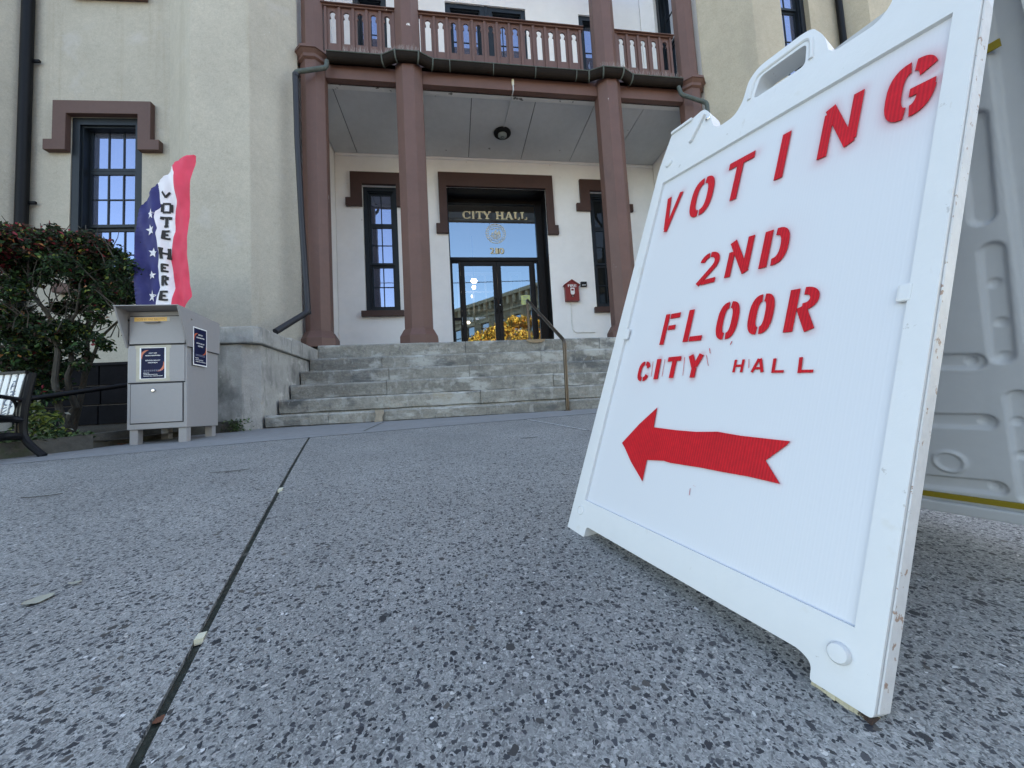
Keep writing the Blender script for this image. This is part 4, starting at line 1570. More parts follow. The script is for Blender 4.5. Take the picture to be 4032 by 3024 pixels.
cheek = thing('stair_cheek_wall', 'weathered concrete cheek wall with flat cap at left of the stone steps', 'wall', (-2.3, 4.0, -.06))
czt, czb = .955, .788
MB().vprism([(-2.85, 4.02), (-2.02, 4.02), (-1.885, 4.11), (-1.865, 5.62), (-2.85, 5.62)], lambda x, y: gz(x, y) - .05, czb).build('wall_body', M_CONC, cheek, bevel=.012)
MB().vprism([(-2.87, 3.985), (-1.90, 3.985), (-1.845, 4.05), (-1.84, 4.72), (-2.87, 4.72)], czb + .003, czt).build('cap_stone', M_CONC, cheek, bevel=.014)
MB().vprism([(-2.87, 4.726), (-1.838, 4.726), (-1.845, 5.60), (-2.87, 5.60)], czb + .004, czt + .028).build('cap_stone', M_CONC, cheek, bevel=.014)

# ================================================================== HANDRAIL
HX = 1.19
ft = onG(2235, 1617)
zbend = onY(2219, 1342, 4.06)[2]
ztop = onY(2076, 1180, 5.66)[2]
hr = thing('handrail', 'worn bronze pipe handrail bent down over the stone steps', 'handrail', (HX, 4.06, ft[2]))
xb, xt_ = onY(2222, 1345, 4.06)[0], onY(2076, 1200, 5.66)[0]
pr = rounded([(HX + .012, 4.06, ft[2] - .02), (xb, 4.06, zbend), (xt_, 5.66, ztop), (xt_ + .005, 5.66, FLOOR)], .05, 5)
MB().tube(pr, .021, 12).build('rail_tube', M_BRASS, hr, smooth=True)
MB().lathe((HX + .012, 4.06, ft[2] - .006), (0, 0, 1), [(.042, 0), (.040, .012), (.024, .02)], 14).build('base_flange', M_BRASS, hr)
MB().lathe((xb, 4.06, zbend - .09), (0, 0, 1), [(.0235, 0), (.0235, .06)], 14).build('coupling', M_BRASS, hr)
MB().lathe((xt_ + .005, 5.66, FLOOR), (0, 0, 1), [(.035, 0), (.033, .012), (.022, .016)], 14).build('base_flange', M_BRASS, hr)

# ================================================================== FIRE ALARM BOX, CONDUIT, SENSOR
f0, f1 = px(FW, 2224, 1186), px(FW, 2272, 1128)
fa, fb_ = (f0[0] + f1[0]) / 2, f0[1]
fw_, fh_ = (f1[0] - f0[0]) / 2, f1[1] - f0[1]
fire = thing('fire_alarm_box', 'red gabled fire alarm box on the white porch wall beside the door', 'fire alarm', (fa, 7.6, fb_))
MB().prism(FW, [(fa - fw_, fb_), (fa + fw_, fb_), (fa + fw_, fb_ + fh_), (fa, fb_ + fh_ * 1.28), (fa - fw_, fb_ + fh_)], .003, .11).build('case', M_FIRE, fire, bevel=.006)
MB().prism(FW, [(fa - fw_ * 1.18, fb_ + fh_ * .95), (fa, fb_ + fh_ * 1.30), (fa + fw_ * 1.18, fb_ + fh_ * .95), (fa + fw_ * 1.18, fb_ + fh_ * 1.02), (fa, fb_ + fh_ * 1.38), (fa - fw_ * 1.18, fb_ + fh_ * 1.02)], .004, .125).build('roof', M_FIRE, fire, bevel=.004)
MB().box(FW, fa - fw_ * .98, fa + fw_ * .98, fb_ - .02, fb_ + .012, .004, .118).build('base_ledge', M_FIRE, fire, bevel=.004)
MB().prism(FW, [(fa - fw_ * .28, fb_ + fh_ * .42), (fa - fw_ * .16, fb_ + fh_ * .34), (fa + fw_ * .16, fb_ + fh_ * .34), (fa + fw_ * .32, fb_ + fh_ * .42), (fa + fw_ * .32, fb_ + fh_ * .80), (fa - fw_ * .28, fb_ + fh_ * .80)], .111, .119).build('pull_plate', M_WHITE, fire, bevel=.002)
MB().box(FW, fa - fw_ * .18, fa + fw_ * .18, fb_ + fh_ * .60, fb_ + fh_ * .72, .1195, .126).build('pull_lever', M_FIRE, fire)
MB().box(FW, fa - fw_ * .22, fa + fw_ * .24, fb_ + fh_ * .20, fb_ + fh_ * .29, .111, .115).build('number_plate', M_LAMPMETAL, fire)
ft_ = MB()
add_text(ft_, FW, 'FIRE', fa, fb_ + fh_ * .86, fh_ * .17, .1115, width=fw_ * 1.25, bold=.004)
add_text(ft_, FW, '20', fa, fb_ + fh_ * .215, fh_ * .055, .1155)
ft_.build('lettering', M_WHITE, fire, fix=False)
cp = [FW.P(*px(FW, x, y), .015) for x, y in ((2247, 1190), (2249, 1225), (2251, 1270), (2255, 1300), (2268, 1310), (2300, 1309), (2342, 1309))]
cd = tag(MB().tube(rounded(cp, .05), .011, 8).build('conduit', M_CONDUIT, smooth=True), 'thin white conduit running down the porch wall from the red fire box', 'conduit')
s0, s1 = px(FW, 2285, 1131), px(FW, 2307, 1112)
sen = thing('wall_sensor', 'small black box sensor on the white wall right of the fire box', 'sensor', (s0[0], 7.6, s0[1]))
MB().box(FW, s0[0], s1[0], s0[1], s1[1], .003, .06).build('case', M_LAMPMETAL, sen, bevel=.008)
MB().box(FW, s0[0] + .02, s1[0] - .025, s0[1] + .02, s0[1] + .035, .0605, .063).build('label_strip', M_WHITE, sen)

# ================================================================== CEILING LAMP
lc = onZ(1978, 527, CZ - .03)
lamp = thing('ceiling_lamp', 'round black ceiling lamp with ribbed glass under the porch soffit', 'lamp', (lc[0], lc[1], CZ))
MB().lathe((lc[0], lc[1], CZ + .005), (0, 0, -1), [(.14, 0), (.165, .012), (.165, .035), (.15, .05), (.09, .055)], 32).build('rim', M_LAMPMETAL, lamp, smooth=True)
MB().lathe((lc[0], lc[1], CZ - .045), (0, 0, -1), [(.088, 0), (.085, .03), (.06, .055), (.0, .062)], 24).build('lens', M_LAMPGLASS, lamp, smooth=True)
for r_ in (.075, .05, .028):
    MB().tube([(lc[0] + r_ * math.cos(t), lc[1] + r_ * math.sin(t), CZ - .05 - .058 * (1 - (r_ / .088) ** 2)) for t in np.linspace(0, 2 * math.pi, 25)], .004, 6, caps=False).build('lens_rib', M_LAMPMETAL, lamp, smooth=True)
lcon = [onZ(2021, 357, CZ - .03), onZ(2006, 420, CZ - .012), onZ(1984, 500, CZ - .012)]
tag(MB().tube([(lcon[0][0], 5.885, CZ + .12), (lcon[0][0], 5.885, CZ - .035), lcon[1], lcon[2]], .010, 8).build('conduit', M_SOFFIT, smooth=True), 'grey conduit across the porch ceiling feeding the round black lamp', 'conduit')
tag(MB().box(FB, lcon[0][0] - .018, lcon[0][0] + .018, CZ + .06, CZ + .16, .031, .05).build('conduit_clip', M_PAPER), 'pale clip on the brown porch beam above the ceiling lamp', 'clip')

# lobby pendants, lit
for i, (x_, y_, dpt, r_) in enumerate(((1866, 1106, 10.6, .09), (1866, 1131, 12.6, .065))):
    p_ = onY(x_, y_, dpt)
    pl_ = thing('pendant_lamp', ['nearer lit white globe lamp hanging inside the glazed entrance doors', 'farther smaller lit globe lamp inside the glazed entrance doors'][i], 'lamp', p_, 'lobby pendants')
    MB().lathe(p_, (0, 0, 1), [(0, -.06), (r_ * .7, -.05), (r_, 0), (r_ * .7, .05), (0, .06)], 20).build('globe', M_GLOW, pl_, smooth=True)
    MB().tube([(p_[0], p_[1], p_[2] + .05), (p_[0], p_[1], 4.99)], .012, 6).build('stem', M_LAMPMETAL, pl_)

# ================================================================== BALLOT DROP BOX
BY = 3.27
FX = Fr((0, BY, 0), (1, 0, 0), (0, -1, 0))
bx0, bx1 = px(FX, 500, 1600)[0], px(FX, 736, 1600)[0]
bz0 = px(FX, 620, 1688)[1]
bzm = px(FX, 620, 1366)[1]
bz1 = px(FX, 560, 1206, .1)[1]
BYB = 3.66
box = thing('ballot_drop_box', 'grey metal ballot drop box with taped poster beside the steps', 'drop box', ((bx0 + bx1) / 2, BY, gz(-2.2, BY)))
F_ = FX
dB = BYB - BY
MB().box(F_, bx0, bx1, bz0, bzm, -dB, 0).build('cabinet', M_BOXG, box, bevel=.005)
# hood: cheeks that splay forward, roof, set back face
hw_ = .012
zR = bz1
FS = lambda X_: Fr((X_, 0, 0), (0, 1, 0), (1, 0, 0))
hl0, hr0 = bx0 - hw_, bx1 + hw_
for X_, sgn in ((hl0, 1), (hr0 - .012, 1)):
    MB().prism(FS(X_), [(BY - .002, bzm - .002), (BYB + .004, bzm - .002), (BYB + .004, zR - .03), (BY - .115, zR)], 0, .012).build('hood_cheek', M_BOXG, box)
rf = MB()
rf.solid([(hl0, BY - .118, zR), (hr0, BY - .118, zR), (hr0, BYB + .006, zR - .03), (hl0, BYB + .006, zR - .03), (hl0, BY - .118, zR + .006), (hr0, BY - .118, zR + .006), (hr0, BYB + .006, zR - .024), (hl0, BYB + .006, zR - .024)],
         [(3, 2, 1, 0), (4, 5, 6, 7), (0, 1, 5, 4), (1, 2, 6, 5), (2, 3, 7, 6), (3, 0, 4, 7)])
rf.build('hood_roof', M_BOXG, box)
MB().box(F_, bx0 + .001, bx1 - .001, bzm + .002, zR - .012, -dB, -.012).build('hood_back', M_BOXG, box)
sdT, sdB_ = px(F_, 600, 1246)[1], px(F_, 600, 1356)[1]
MB().box(F_, bx0 + .012, bx1 - .012, sdB_ + .004, sdT, -.011, .004).build('slot_door', M_BOXG, box, bevel=.003)
MB().box(F_, bx0 + .005, bx1 - .005, sdB_ - .004, sdT + .008, -.0115, -.0105).build('door_gap', M_BOXD, box)
hz_ = px(F_, 600, 1267)[1]
MB().prism(Fr((0, 0, 0), (0, 1, 0), (1, 0, 0)), [(BY - .003, hz_), (BY - .028, hz_ - .004), (BY - .026, hz_ - .010), (BY - .003, hz_ - .012)], px(F_, 575, 1268)[0], px(F_, 632, 1268)[0]).build('pull_handle', M_BOXG, box)
mpT, mpB = px(F_, 600, 1362)[1], px(F_, 600, 1505)[1]
MB().box(F_, bx0 + .010, bx1 - .014, mpB, mpT, -.003, .006).build('front_panel', M_BOXG, box, bevel=.002)
MB().box(F_, bx0 + .008, bx1 - .012, mpB - .008, mpB - .0005, -.003, .003).build('panel_gap', M_BOXD, box)
ldB = px(F_, 620, 1663)[1]
MB().box(F_, bx0 + .022, bx1 - .022, ldB - .006, mpB - .009, .0005, .0025).build('door_gap', M_BOXD, box)
MB().box(F_, bx0 + .028, bx1 - .028, ldB, mpB - .012, .0005, .007).build('lower_door', M_BOXG, box, bevel=.002)
kx_, kz_ = px(F_, 608, 1538)
MB().lathe(F_.P(kx_, kz_, .007), (0, -1, 0), [(.013, 0), (.013, .006), (.009, .009), (0, .010)], 14).build('lock', M_CHROME, box)
for lx in (bx0 + .01, bx1 - .065):
    for ly in (BY + .012, BYB - .065):
        g0_ = gz(lx, ly)
        MB().vprism([(lx, ly), (lx + .055, ly), (lx + .055, ly + .05), (lx, ly + .05)], gz, bz0 - .0).build('leg', M_BOXG, box, bevel=.003)
for (yy, zz_) in ((BY + .045, px(FS(hr0), 712, 1250)[1]), (BY + .045, px(FS(hr0), 712, 1250)[1])):
    pass
MB().lathe((hr0, BY + .03, px(FX, 712, 1254)[1]), (1, 0, 0), [(.008, 0), (.008, .004), (0, .006)], 10).build('rivet', M_CHROME, box)
MB().lathe((hl0, BY + .0, px(FX, 475, 1262)[1]), (1, 0, 0), [(.008, .012), (.008, .017), (0, .018)], 10).build('rivet', M_CHROME, box)
# amber label on the slot door
l0, l1 = px(F_, 531, 1267), px(F_, 671, 1247)
lb = MB().box(F_, l0[0], l1[0] - .02, l0[1], l1[1] - .003, .0045, .0055).build('amber_label', M_AMBER, box)
MB().box(F_, l1[0] - .019, l1[0] + .0, l0[1], l1[1] - .003, .0045, .006).build('clear_tape', M_TAPE, box)
at_ = MB()
add_text(at_, F_, 'VOTE BY MAIL BALLOTS', (l0[0] + l1[0] - .02) / 2, (l0[1] + l1[1]) / 2 - .010, .016, .0058, width=(l1[0] - l0[0]) * .78)
at_.build('label_text', M_AMBERT, lb, fix=False)


def poster(fr, a0, a1, b0, b1, d, margin=.010):
    pp = MB().box(fr, a0, a1, b0, b1, d, d + .0012).build('poster', M_WHITE, box)
    mv = margin * .4 if fr is F_ else margin
    MB().box(fr, a0 + margin, a1 - margin, b0 + mv, b1 - mv, d + .0014, d + .0018).build('poster_ground', M_NAVYP, pp)
    w, h = a1 - a0 - 2 * margin, b1 - b0 - 2 * mv
    x0, y0_ = a0 + margin, b0 + mv
    sw = MB()
    # two torn orange brush arcs
    for (cx_, cy_, r0, r1, t0, t1) in ((.46, .66, .42, .46, 110, 185), (.54, .50, .42, .47, -72, 10)):
        n_ = 10
        for k in range(n_):
            ta, tb_ = math.radians(t0 + (t1 - t0) * k / n_), math.radians(t0 + (t1 - t0) * (k + 1) / n_)
            wa = .10 * math.sin(math.pi * (k + .0) / n_) + .004
            wb_ = .10 * math.sin(math.pi * (k + 1.0) / n_) + .004
            P4 = [(r0 * math.cos(ta), r0 * math.sin(ta)), ((r0 + wa) * math.cos(ta), (r0 + wa) * math.sin(ta)), ((r0 + wb_) * math.cos(tb_), (r0 + wb_) * math.sin(tb_)), (r0 * math.cos(tb_), r0 * math.sin(tb_))]
            q = [(min(max(cx_ + u, .0), 1.0), min(max(cy_ + v * w / h, 0), 1.0)) for u, v in P4]
            sw.face([fr.P(x0 + u * w, y0_ + v * h, d + .0021) for u, v in q])
    sw.build('brush_stroke', M_ORANGEP, pp, fix=False)
    for s_, v, hh_, ww, u in (('CITY OF', .815, .034, .34, .5), ('NORTHAMPTON', .735, .034, .62, .5), ('OFFICIAL BALLOT', .575, .034, .64, .5), ('DROP BOX', .50, .034, .40, .5), ('BALLOTS', .165, .024, .24, .22), ('VOTER REGISTRATION', .115, .024, .60, .40), ('VOTE BY MAIL APPLICATIONS', .065, .024, .82, .51)):
        tm = MB()
        add_text(tm, fr, s_, x0 + u * w, y0_ + v * h, hh_ * h, d + .0025, width=ww * w, bold=.0022)
        tm.build('text_line', M_WHITE, pp, fix=False)
    t2 = MB()
    for v in (.265, .235):
        for k in range(9):
            t2.box(fr, x0 + (.12 + .085 * k) * w, x0 + (.12 + .085 * k + .068) * w, y0_ + v * h, y0_ + (v + .012) * h, d + .0022, d + .0026)
    t2.build('small_print', M_GREYP, pp)
    return pp


p0, p1 = px(F_, 551, 1494), px(F_, 658, 1367)
poster(F_, px(F_, 553, 1430)[0], px(F_, 656, 1430)[0], px(F_, 605, 1492)[1], px(F_, 605, 1369)[1], .0065)
tp = MB()
a0, a1, b0, b1 = px(F_, 553, 1430)[0], px(F_, 656, 1430)[0], px(F_, 605, 1492)[1], px(F_, 605, 1369)[1]
tp.box(F_, a0 - .030, a1 + .035, b1 - .006, b1 + .018, .0062, .0072)
tp.box(F_, a0 - .022, a1 + .030, b0 - .018, b0 + .004, .0062, .0073)
tp.box(F_, a0 - .024, a0 + .001, b0 - .014, b1 + .006, .0062, .0064)
tp.box(F_, a1 - .001, a1 + .024, b0 - .014, b1 + .004, .0062, .0064)
tp.build('packing_tape', M_TAPE, box)
FSR = Fr((hr0, 0, 0), (0, 1, 0), (1, 0, 0))
q0, q1 = px(FSR, 762, 1430), px(FSR, 811, 1300)
a0, a1 = px(FSR, 759, 1360)[0], px(FSR, 813, 1370)[0]
poster(FSR, a0, a1, px(FSR, 786, 1441)[1], px(FSR, 786, 1293)[1], .002, margin=.009)
MB().box(FSR, BY + .0, BYB, bzm - .006, bzm - .002, -.0118, .0004).build('side_seam', M_BOXD, box)

# ================================================================== FEATHER FLAG
FY = 4.02
FF = Fr((0, FY, 0), (1, 0, 0), (0, -1, 0))
flag = thing('feather_flag', 'red white and navy feather flag with stars behind the grey drop box', 'flag', (*FF.P(px(FF, 530, 1500)[0], gz(-2.6, FY))[:2], gz(-2.6, FY)))
left = [(537, 1215), (534, 1120), (532, 1000), (532, 930), (536, 875), (545, 835), (557, 805), (572, 781), (597, 748), (623, 720), (652, 686), (684, 656), (712, 625), (740, 608), (760, 603)]
right = [(724, 1214), (742, 1192), (755, 1166), (752, 1140), (747, 1113), (746, 1050), (745, 990), (744, 920), (744, 867), (747, 800), (750, 744), (755, 690), (760, 642), (762, 620), (763, 604)]
blueR = [(626, 1215), (634, 1160), (638, 1134), (625, 1052), (637, 1003), (628, 929), (634, 908), (620, 865), (623, 839), (637, 815), (630, 775), (623, 722)]
redL = [(680, 1215), (683, 1180), (687, 1134), (677, 1060), (672, 1023), (684, 960), (693, 916), (689, 860), (687, 826), (697, 790), (690, 724), (697, 691), (684, 657)]


def resample(pts, ys_):
    pts = sorted(pts, key=lambda p: p[1])
    return [float(np.interp(y, [p[1] for p in pts], [p[0] for p in pts])) for y in ys_]


NV = 110
ys_ = np.linspace(605, 1212, NV)
lx_, rx_ = resample(left, ys_), resample(right, ys_)
bx_, dx_ = resample(blueR, ys_), resample(redL, ys_)


def billow(a, b):
    return .016 * math.sin(a * 26 + b * 2.0) + .010 * math.sin(a * 52 + b * 9.0 + 1.0) + .010 * math.sin(b * 9 + a * 8) + .0025 * math.sin(a * 70 - b * 24) + .0015 * math.sin(b * 41 + a * 60)


nb_, nw_, nr_ = 16, 10, 14
NU = nb_ + nw_ + nr_
fl = MB()
for j in range(NV):
    l0_, r0_ = lx_[j], rx_[j]
    y_ = ys_[j]
    bl = l0_ if y_ < 722 else min(max(bx_[j], l0_), r0_)
    rd = l0_ if y_ < 657 else min(max(dx_[j], bl), r0_)
    xs_ = list(np.linspace(l0_, bl, nb_ + 1))[:-1] + list(np.linspace(bl, rd, nw_ + 1))[:-1] + list(np.linspace(rd, r0_, nr_ + 1))
    for i, X_ in enumerate(xs_):
        u = (X_ - l0_) / max(r0_ - l0_, 1)
        a, b = px(FF, X_, y_)
        pk = .004 * math.sin(j * 2.1 + 3 * u) * max(0, 1 - u * 4.5) + .018 * math.sin(u * math.pi)
        fl.v.append(tuple(FF.P(a, b, billow(a, b) + pk)))
for j in range(NV - 1):
    for i in range(NU):
        fl.f.append((j * (NU + 1) + i, j * (NU + 1) + i + 1, (j + 1) * (NU + 1) + i + 1, (j + 1) * (NU + 1) + i))
        fl.mi.append(0 if i < nb_ else (1 if i < nb_ + nw_ else 2))
cloth = fl.build('flag_cloth', [M_BLUEF, M_WHITEF, M_REDF], flag, smooth=True, fix=False)


def on_flag(X_, Y_):
    a, b = px(FF, X_, Y_)
    l_, r_ = float(np.interp(Y_, ys_, lx_)), float(np.interp(Y_, ys_, rx_))
    u = (X_ - l_) / max(r_ - l_, 1)
    return FF.P(a, b, billow(a, b) + .018 * math.sin(u * math.pi) + .006 + .010 * max(0, 1 - u * 4.5))


for (sx, sy, sr_, rot_) in ((606, 851, 21, 8), (602, 911, 22, -6), (608, 998, 20, 10), (606, 1087, 17, -4), (608, 1170, 24, 12)):
    stm = MB()
    pts = []
    for k in range(10):
        t = math.radians(-90 + 36 * k + rot_)
        r_ = sr_ if k % 2 == 0 else sr_ * .42
        pts.append((sx + r_ * math.cos(t), sy + r_ * math.sin(t)))
    for k in range(10):
        stm.face([on_flag(sx, sy), on_flag(*pts[k]), on_flag(*pts[(k + 1) % 10])])
    stm.build('flag_star', M_WHITEF, flag, fix=False)


def seg_poly(mb, f, p, q, w):
    p, q = np.array(p, float), np.array(q, float)
    L = np.linalg.norm(q - p)
    t = (q - p) / L
    nn = np.array([-t[1], t[0]]) * w / 2
    n_ = max(1, int(L / 7))
    for k in range(n_):
        a, b = p + t * L * k / n_, p + t * L * (k + 1) / n_
        mb.face([f(*(a - nn)), f(*(b - nn)), f(*(b + nn)), f(*(a + nn))])


GL_ = {'V': [((0, 0), (.5, 1)), ((1, 0), (.5, 1))], 'O': [((.08, .1), (.08, .9)), ((.92, .1), (.92, .9)), ((.1, .06), (.9, .06)), ((.1, .94), (.9, .94))], 'T': [((0, .08), (1, .08)), ((.5, .05), (.5, 1)), ((.25, .95), (.75, .95)), ((.06, 0), (.06, .3)), ((.94, 0), (.94, .3))],
       'E': [((.15, 0), (.15, 1)), ((.0, .07), (.95, .07)), ((.1, .5), (.7, .5)), ((0, .93), (.98, .93))], 'H': [((.18, 0), (.18, 1)), ((.82, 0), (.82, 1)), ((.1, .5), (.9, .5)), ((0, .05), (.36, .05)), ((.64, .05), (1, .05)), ((0, .95), (.36, .95)), ((.64, .95), (1, .95))], 'R': [((.18, 0), (.18, 1)), ((.1, .06), (.8, .06)), ((.85, .08), (.85, .45)), ((.1, .5), (.8, .5)), ((.5, .5), (.95, 1)), ((0, .95), (.36, .95))]}
for ch, x0, x1, y0_, y1_ in (('V', 642, 669, 757, 780), ('O', 640, 678, 802, 841), ('T', 643, 677, 857, 897), ('E', 648, 676, 912, 946), ('H', 638, 677, 983, 1022), ('E', 644, 668, 1044, 1074), ('R', 645, 668, 1090, 1127), ('E', 641, 672, 1150, 1187)):
    lt_ = MB()
    for p, q in GL_[ch]:
        seg_poly(lt_, on_flag, (x0 + p[0] * (x1 - x0), y0_ + p[1] * (y1_ - y0_)), (x0 + q[0] * (x1 - x0), y0_ + q[1] * (y1_ - y0_)), 12 if abs(p[0] - q[0]) < .3 else 8)
    lt_.build('flag_letter', M_BLACKF, flag, fix=False)

polep = [(px(FF, 534, 1215)[0], gz(-2.6, FY) + .0)] + [px(FF, x, y) for x, y in left]
MB().tube([FF.P(a + (.035 if k_ > 3 else .012), b - (.030 if k_ > 4 else 0), -.03) for k_, (a, b) in enumerate(polep[:-2])], [.014] * 2 + [.011] * 5 + [.006] * (len(polep) - 9), 8).build('pole', M_LAMPMETAL, flag, smooth=True)

# ================================================================== GARDEN KERB, RAIL, BENCH
kb = thing('garden_kerb', 'low mossy concrete kerb edging the garden bed behind the drop box', 'kerb', (-2.8, 3.1, -.12))
ka, kb_, kc = np.array([-6.0, -.05]), np.array([-2.60, 3.21]), np.array([-2.55, 4.0])
kd = (kb_ - ka) / np.linalg.norm(kb_ - ka)
kn = np.array([-kd[1], kd[0]])
for p, q in ((ka, ka + kd * 2.6), (ka + kd * 2.603, kb_), (kb_ - np.array([.045, .0]), np.array([-2.48, 3.74])), (np.array([-2.485, 3.73]), np.array([-2.03, 3.97]))):
    kd = (q - p) / np.linalg.norm(q - p)
    kn = np.array([-kd[1], kd[0]])
    mb = MB()
    n_ = 8
    for k in range(n_):
        a, b = p + (q - p) * k / n_, p + (q - p) * (k + 1) / n_
        A4 = [(*a, gz(*a) - .03), (*b, gz(*b) - .03), (*(b + kn * .11), gz(*b) - .03), (*(a + kn * .11), gz(*a) - .03)]
        T4 = [(v[0], v[1], gz(*(a if i_ in (0, 3) else b)) + .105) for i_, v in enumerate(A4)]
        mb.face([A4[0], A4[1], T4[1], T4[0]])
        mb.face([T4[0], T4[1], T4[2], T4[3]])
        mb.face([A4[2], A4[3], T4[3], T4[2]])
        if k == n_ - 1:
            mb.face([A4[1], A4[2], T4[2], T4[1]])
    mb.build('kerb_stone', M_KERB, kb, fix=False)
kd = (kb_ - ka) / np.linalg.norm(kb_ - ka)
kn = np.array([-kd[1], kd[0]])
grail = thing('garden_rail', 'low black pipe rail in front of the shrub behind the bench', 'railing', (-3.2, 3.4, 0))
r0, r1 = onY(100, 1573, 3.35), onY(520, 1513, 3.74)
r00 = r0 + (r0 - r1) * .9
MB().tube([r00, r1], .020, 10).build('rail_tube', M_IRON, grail, smooth=True)
for q in (r0 + (r0 - r1) * .05, r1 - (r1 - r0) * .01, r00):
    MB().tube([(q[0], q[1], -.12), (q[0], q[1], q[2])], .018, 8).build('post', M_IRON, grail, smooth=True)

# bench at the left edge, seen from its right end: vertical white straps in a black cast frame
bf = onG(175, 1797)
FBn = Fr((0, bf[1], 0), (1, 0, 0), (0, -1, 0))
bench = thing('park_bench', 'black cast iron bench with white lettered back straps at left edge', 'bench', bf)
BD = bf[1]
# back plane through measured corners of the strap panel; it leans back
ang = math.radians(20)
tb_ = np.array([.13, .16, .97])
tb_ = tb_ / np.linalg.norm(tb_)
c_low, c_top = onY(57, 1632, BD), onY(100, 1471, BD)
exB = (lambda v: v / np.linalg.norm(v))(np.array([-.98, .19, 0.0]))
ezB = c_top - c_low
ezB = ezB / np.linalg.norm(ezB)
nB_ = np.cross(exB, ezB)
nB_ = nB_ / np.linalg.norm(nB_)
if nB_[1] > 0:
    nB_ = -nB_
FK = Fr(c_low, -exB, nB_, ezB)
Hs = np.linalg.norm(c_top - c_low)
pitch_s = .050
sw_ = .036
for k in range(34):
    a1 = -k * pitch_s
    MB().box(FK, a1 - sw_, a1, 0, Hs, -.004, .004).build('back_strap', M_SLAT, bench, bevel=.002)
MB().box(FK, -1.32, .012, Hs, Hs + .018, -.012, .012).build('top_bar', M_IRON, bench)
MB().box(FK, -1.32, .012, -.05, -.002, -.014, .012).build('lower_bar', M_IRON, bench)
bl_ = MB()
tmp = MB()
add_text(tmp, FK, 'NORTH', -.035, .0, .078, .0045, width=Hs * .98, rot=math.pi / 2)
va = np.array(tmp.v)
if len(va):
    aa = (va - FK.o) @ FK.ex
    bb = (va - FK.o) @ FK.ez
    aa = aa - (aa.max() + aa.min()) / 2 - pitch_s + (pitch_s - sw_) / 2 - .001
    bb = bb - (bb.max() + bb.min()) / 2 + Hs / 2
    me = bpy.data.meshes.new('strap_lettering')
    me.from_pydata([tuple(FK.P(a, b, .0052)) for a, b in zip(aa, bb)], [], tmp.f)
    bm = bmesh.new()
    bm.from_mesh(me)
    # the letters stop at the edges of the two straps they are printed on
    keep = []
    for cut, keepin in ((0.0, -1), (-pitch_s - sw_, 1)):
        bmesh.ops.bisect_plane(bm, geom=bm.verts[:] + bm.edges[:] + bm.faces[:], plane_co=Vector(FK.P(cut, 0, 0)), plane_no=Vector(FK.ex * -keepin), clear_outer=False, clear_inner=False)
    for cut in (-sw_, -pitch_s):
        bmesh.ops.bisect_plane(bm, geom=bm.verts[:] + bm.edges[:] + bm.faces[:], plane_co=Vector(FK.P(cut, 0, 0)), plane_no=Vector(FK.ex))
    rm = []
    for f in bm.faces:
        a = (np.array(f.calc_center_median()) - FK.o) @ FK.ex
        if a > 0 or a < -pitch_s - sw_ or (-pitch_s < a < -sw_):
            rm.append(f)
    bmesh.ops.delete(bm, geom=rm, context='FACES')
    bm.to_mesh(me)
    bm.free()
    me.materials.append(M_BLUEL)
    off = loc_of(bench)
    me.transform(Matrix.Translation(-off))
    lo = bpy.data.objects.new('strap_lettering', me)
    C.objects.link(lo)
    lo.parent = bench
# end frame: back post, armrest loop, seat rail and a splayed rear leg
ef = MB()
B = lambda x, y, k=0.0: onY(x, y, BD - k)
ef.tube(rounded([B(128, 1468, -.02), B(112, 1530, -.01), B(97, 1600, .0), B(88, 1680), B(92, 1720), B(120, 1755), B(172, 1796)], .06), .021, 8)
ef.tube(rounded([B(115, 1470, -.02), B(98, 1530), B(78, 1600), B(75, 1660)], .05), .016, 8)
end = ef.build('end_frame', M_IRON, bench, smooth=True)
MB().tube(rounded([B(96, 1575), B(45, 1568, .05), B(-40, 1555, .16), B(-75, 1590, .2), B(-60, 1640, .2)], .06), .013, 8).build('armrest', M_IRON, bench, smooth=True)
MB().tube(rounded([B(40, 1566, .04), B(62, 1585, .02), B(66, 1612, .0), B(55, 1640, .0), B(30, 1652, .02)], .05), .009, 8).build('arm_scroll', M_IRON, bench, smooth=True)
MB().tube(rounded([B(92, 1655), B(40, 1650, .04), B(-60, 1640, .2)], .05), .022, 8).build('seat_rail', M_IRON, bench, smooth=True)
MB().tube(rounded([B(88, 1722), B(50, 1716, .05), B(0, 1722, .1), B(-50, 1745, .2), B(-70, 1870, .26)], .08), .024, 8).build('front_leg', M_IRON, bench, smooth=True)
FSt = Fr(B(30, 1655, .05), (1, .0, 0), (0, 0, 1), (0, -1, 0))
for k in range(10):
    MB().box(Fr(B(85, 1656, .02), -exB, (0, 0, 1), np.array([-.19, -.98, 0])), -1.3, -.02, .02 + .042 * k, .05 + .042 * k, -.008, .008).build('seat_slat', M_IRON, bench)

# ================================================================== SHRUB
SHY = 4.35
shrub = thing('burning_bush', 'dark green shrub with crimson leaf tips and crooked grey stems by the window', 'shrub', onY(280, 1712, SHY))


def S(x, y, dy=0.0):
    return onY(x, y, SHY + dy)


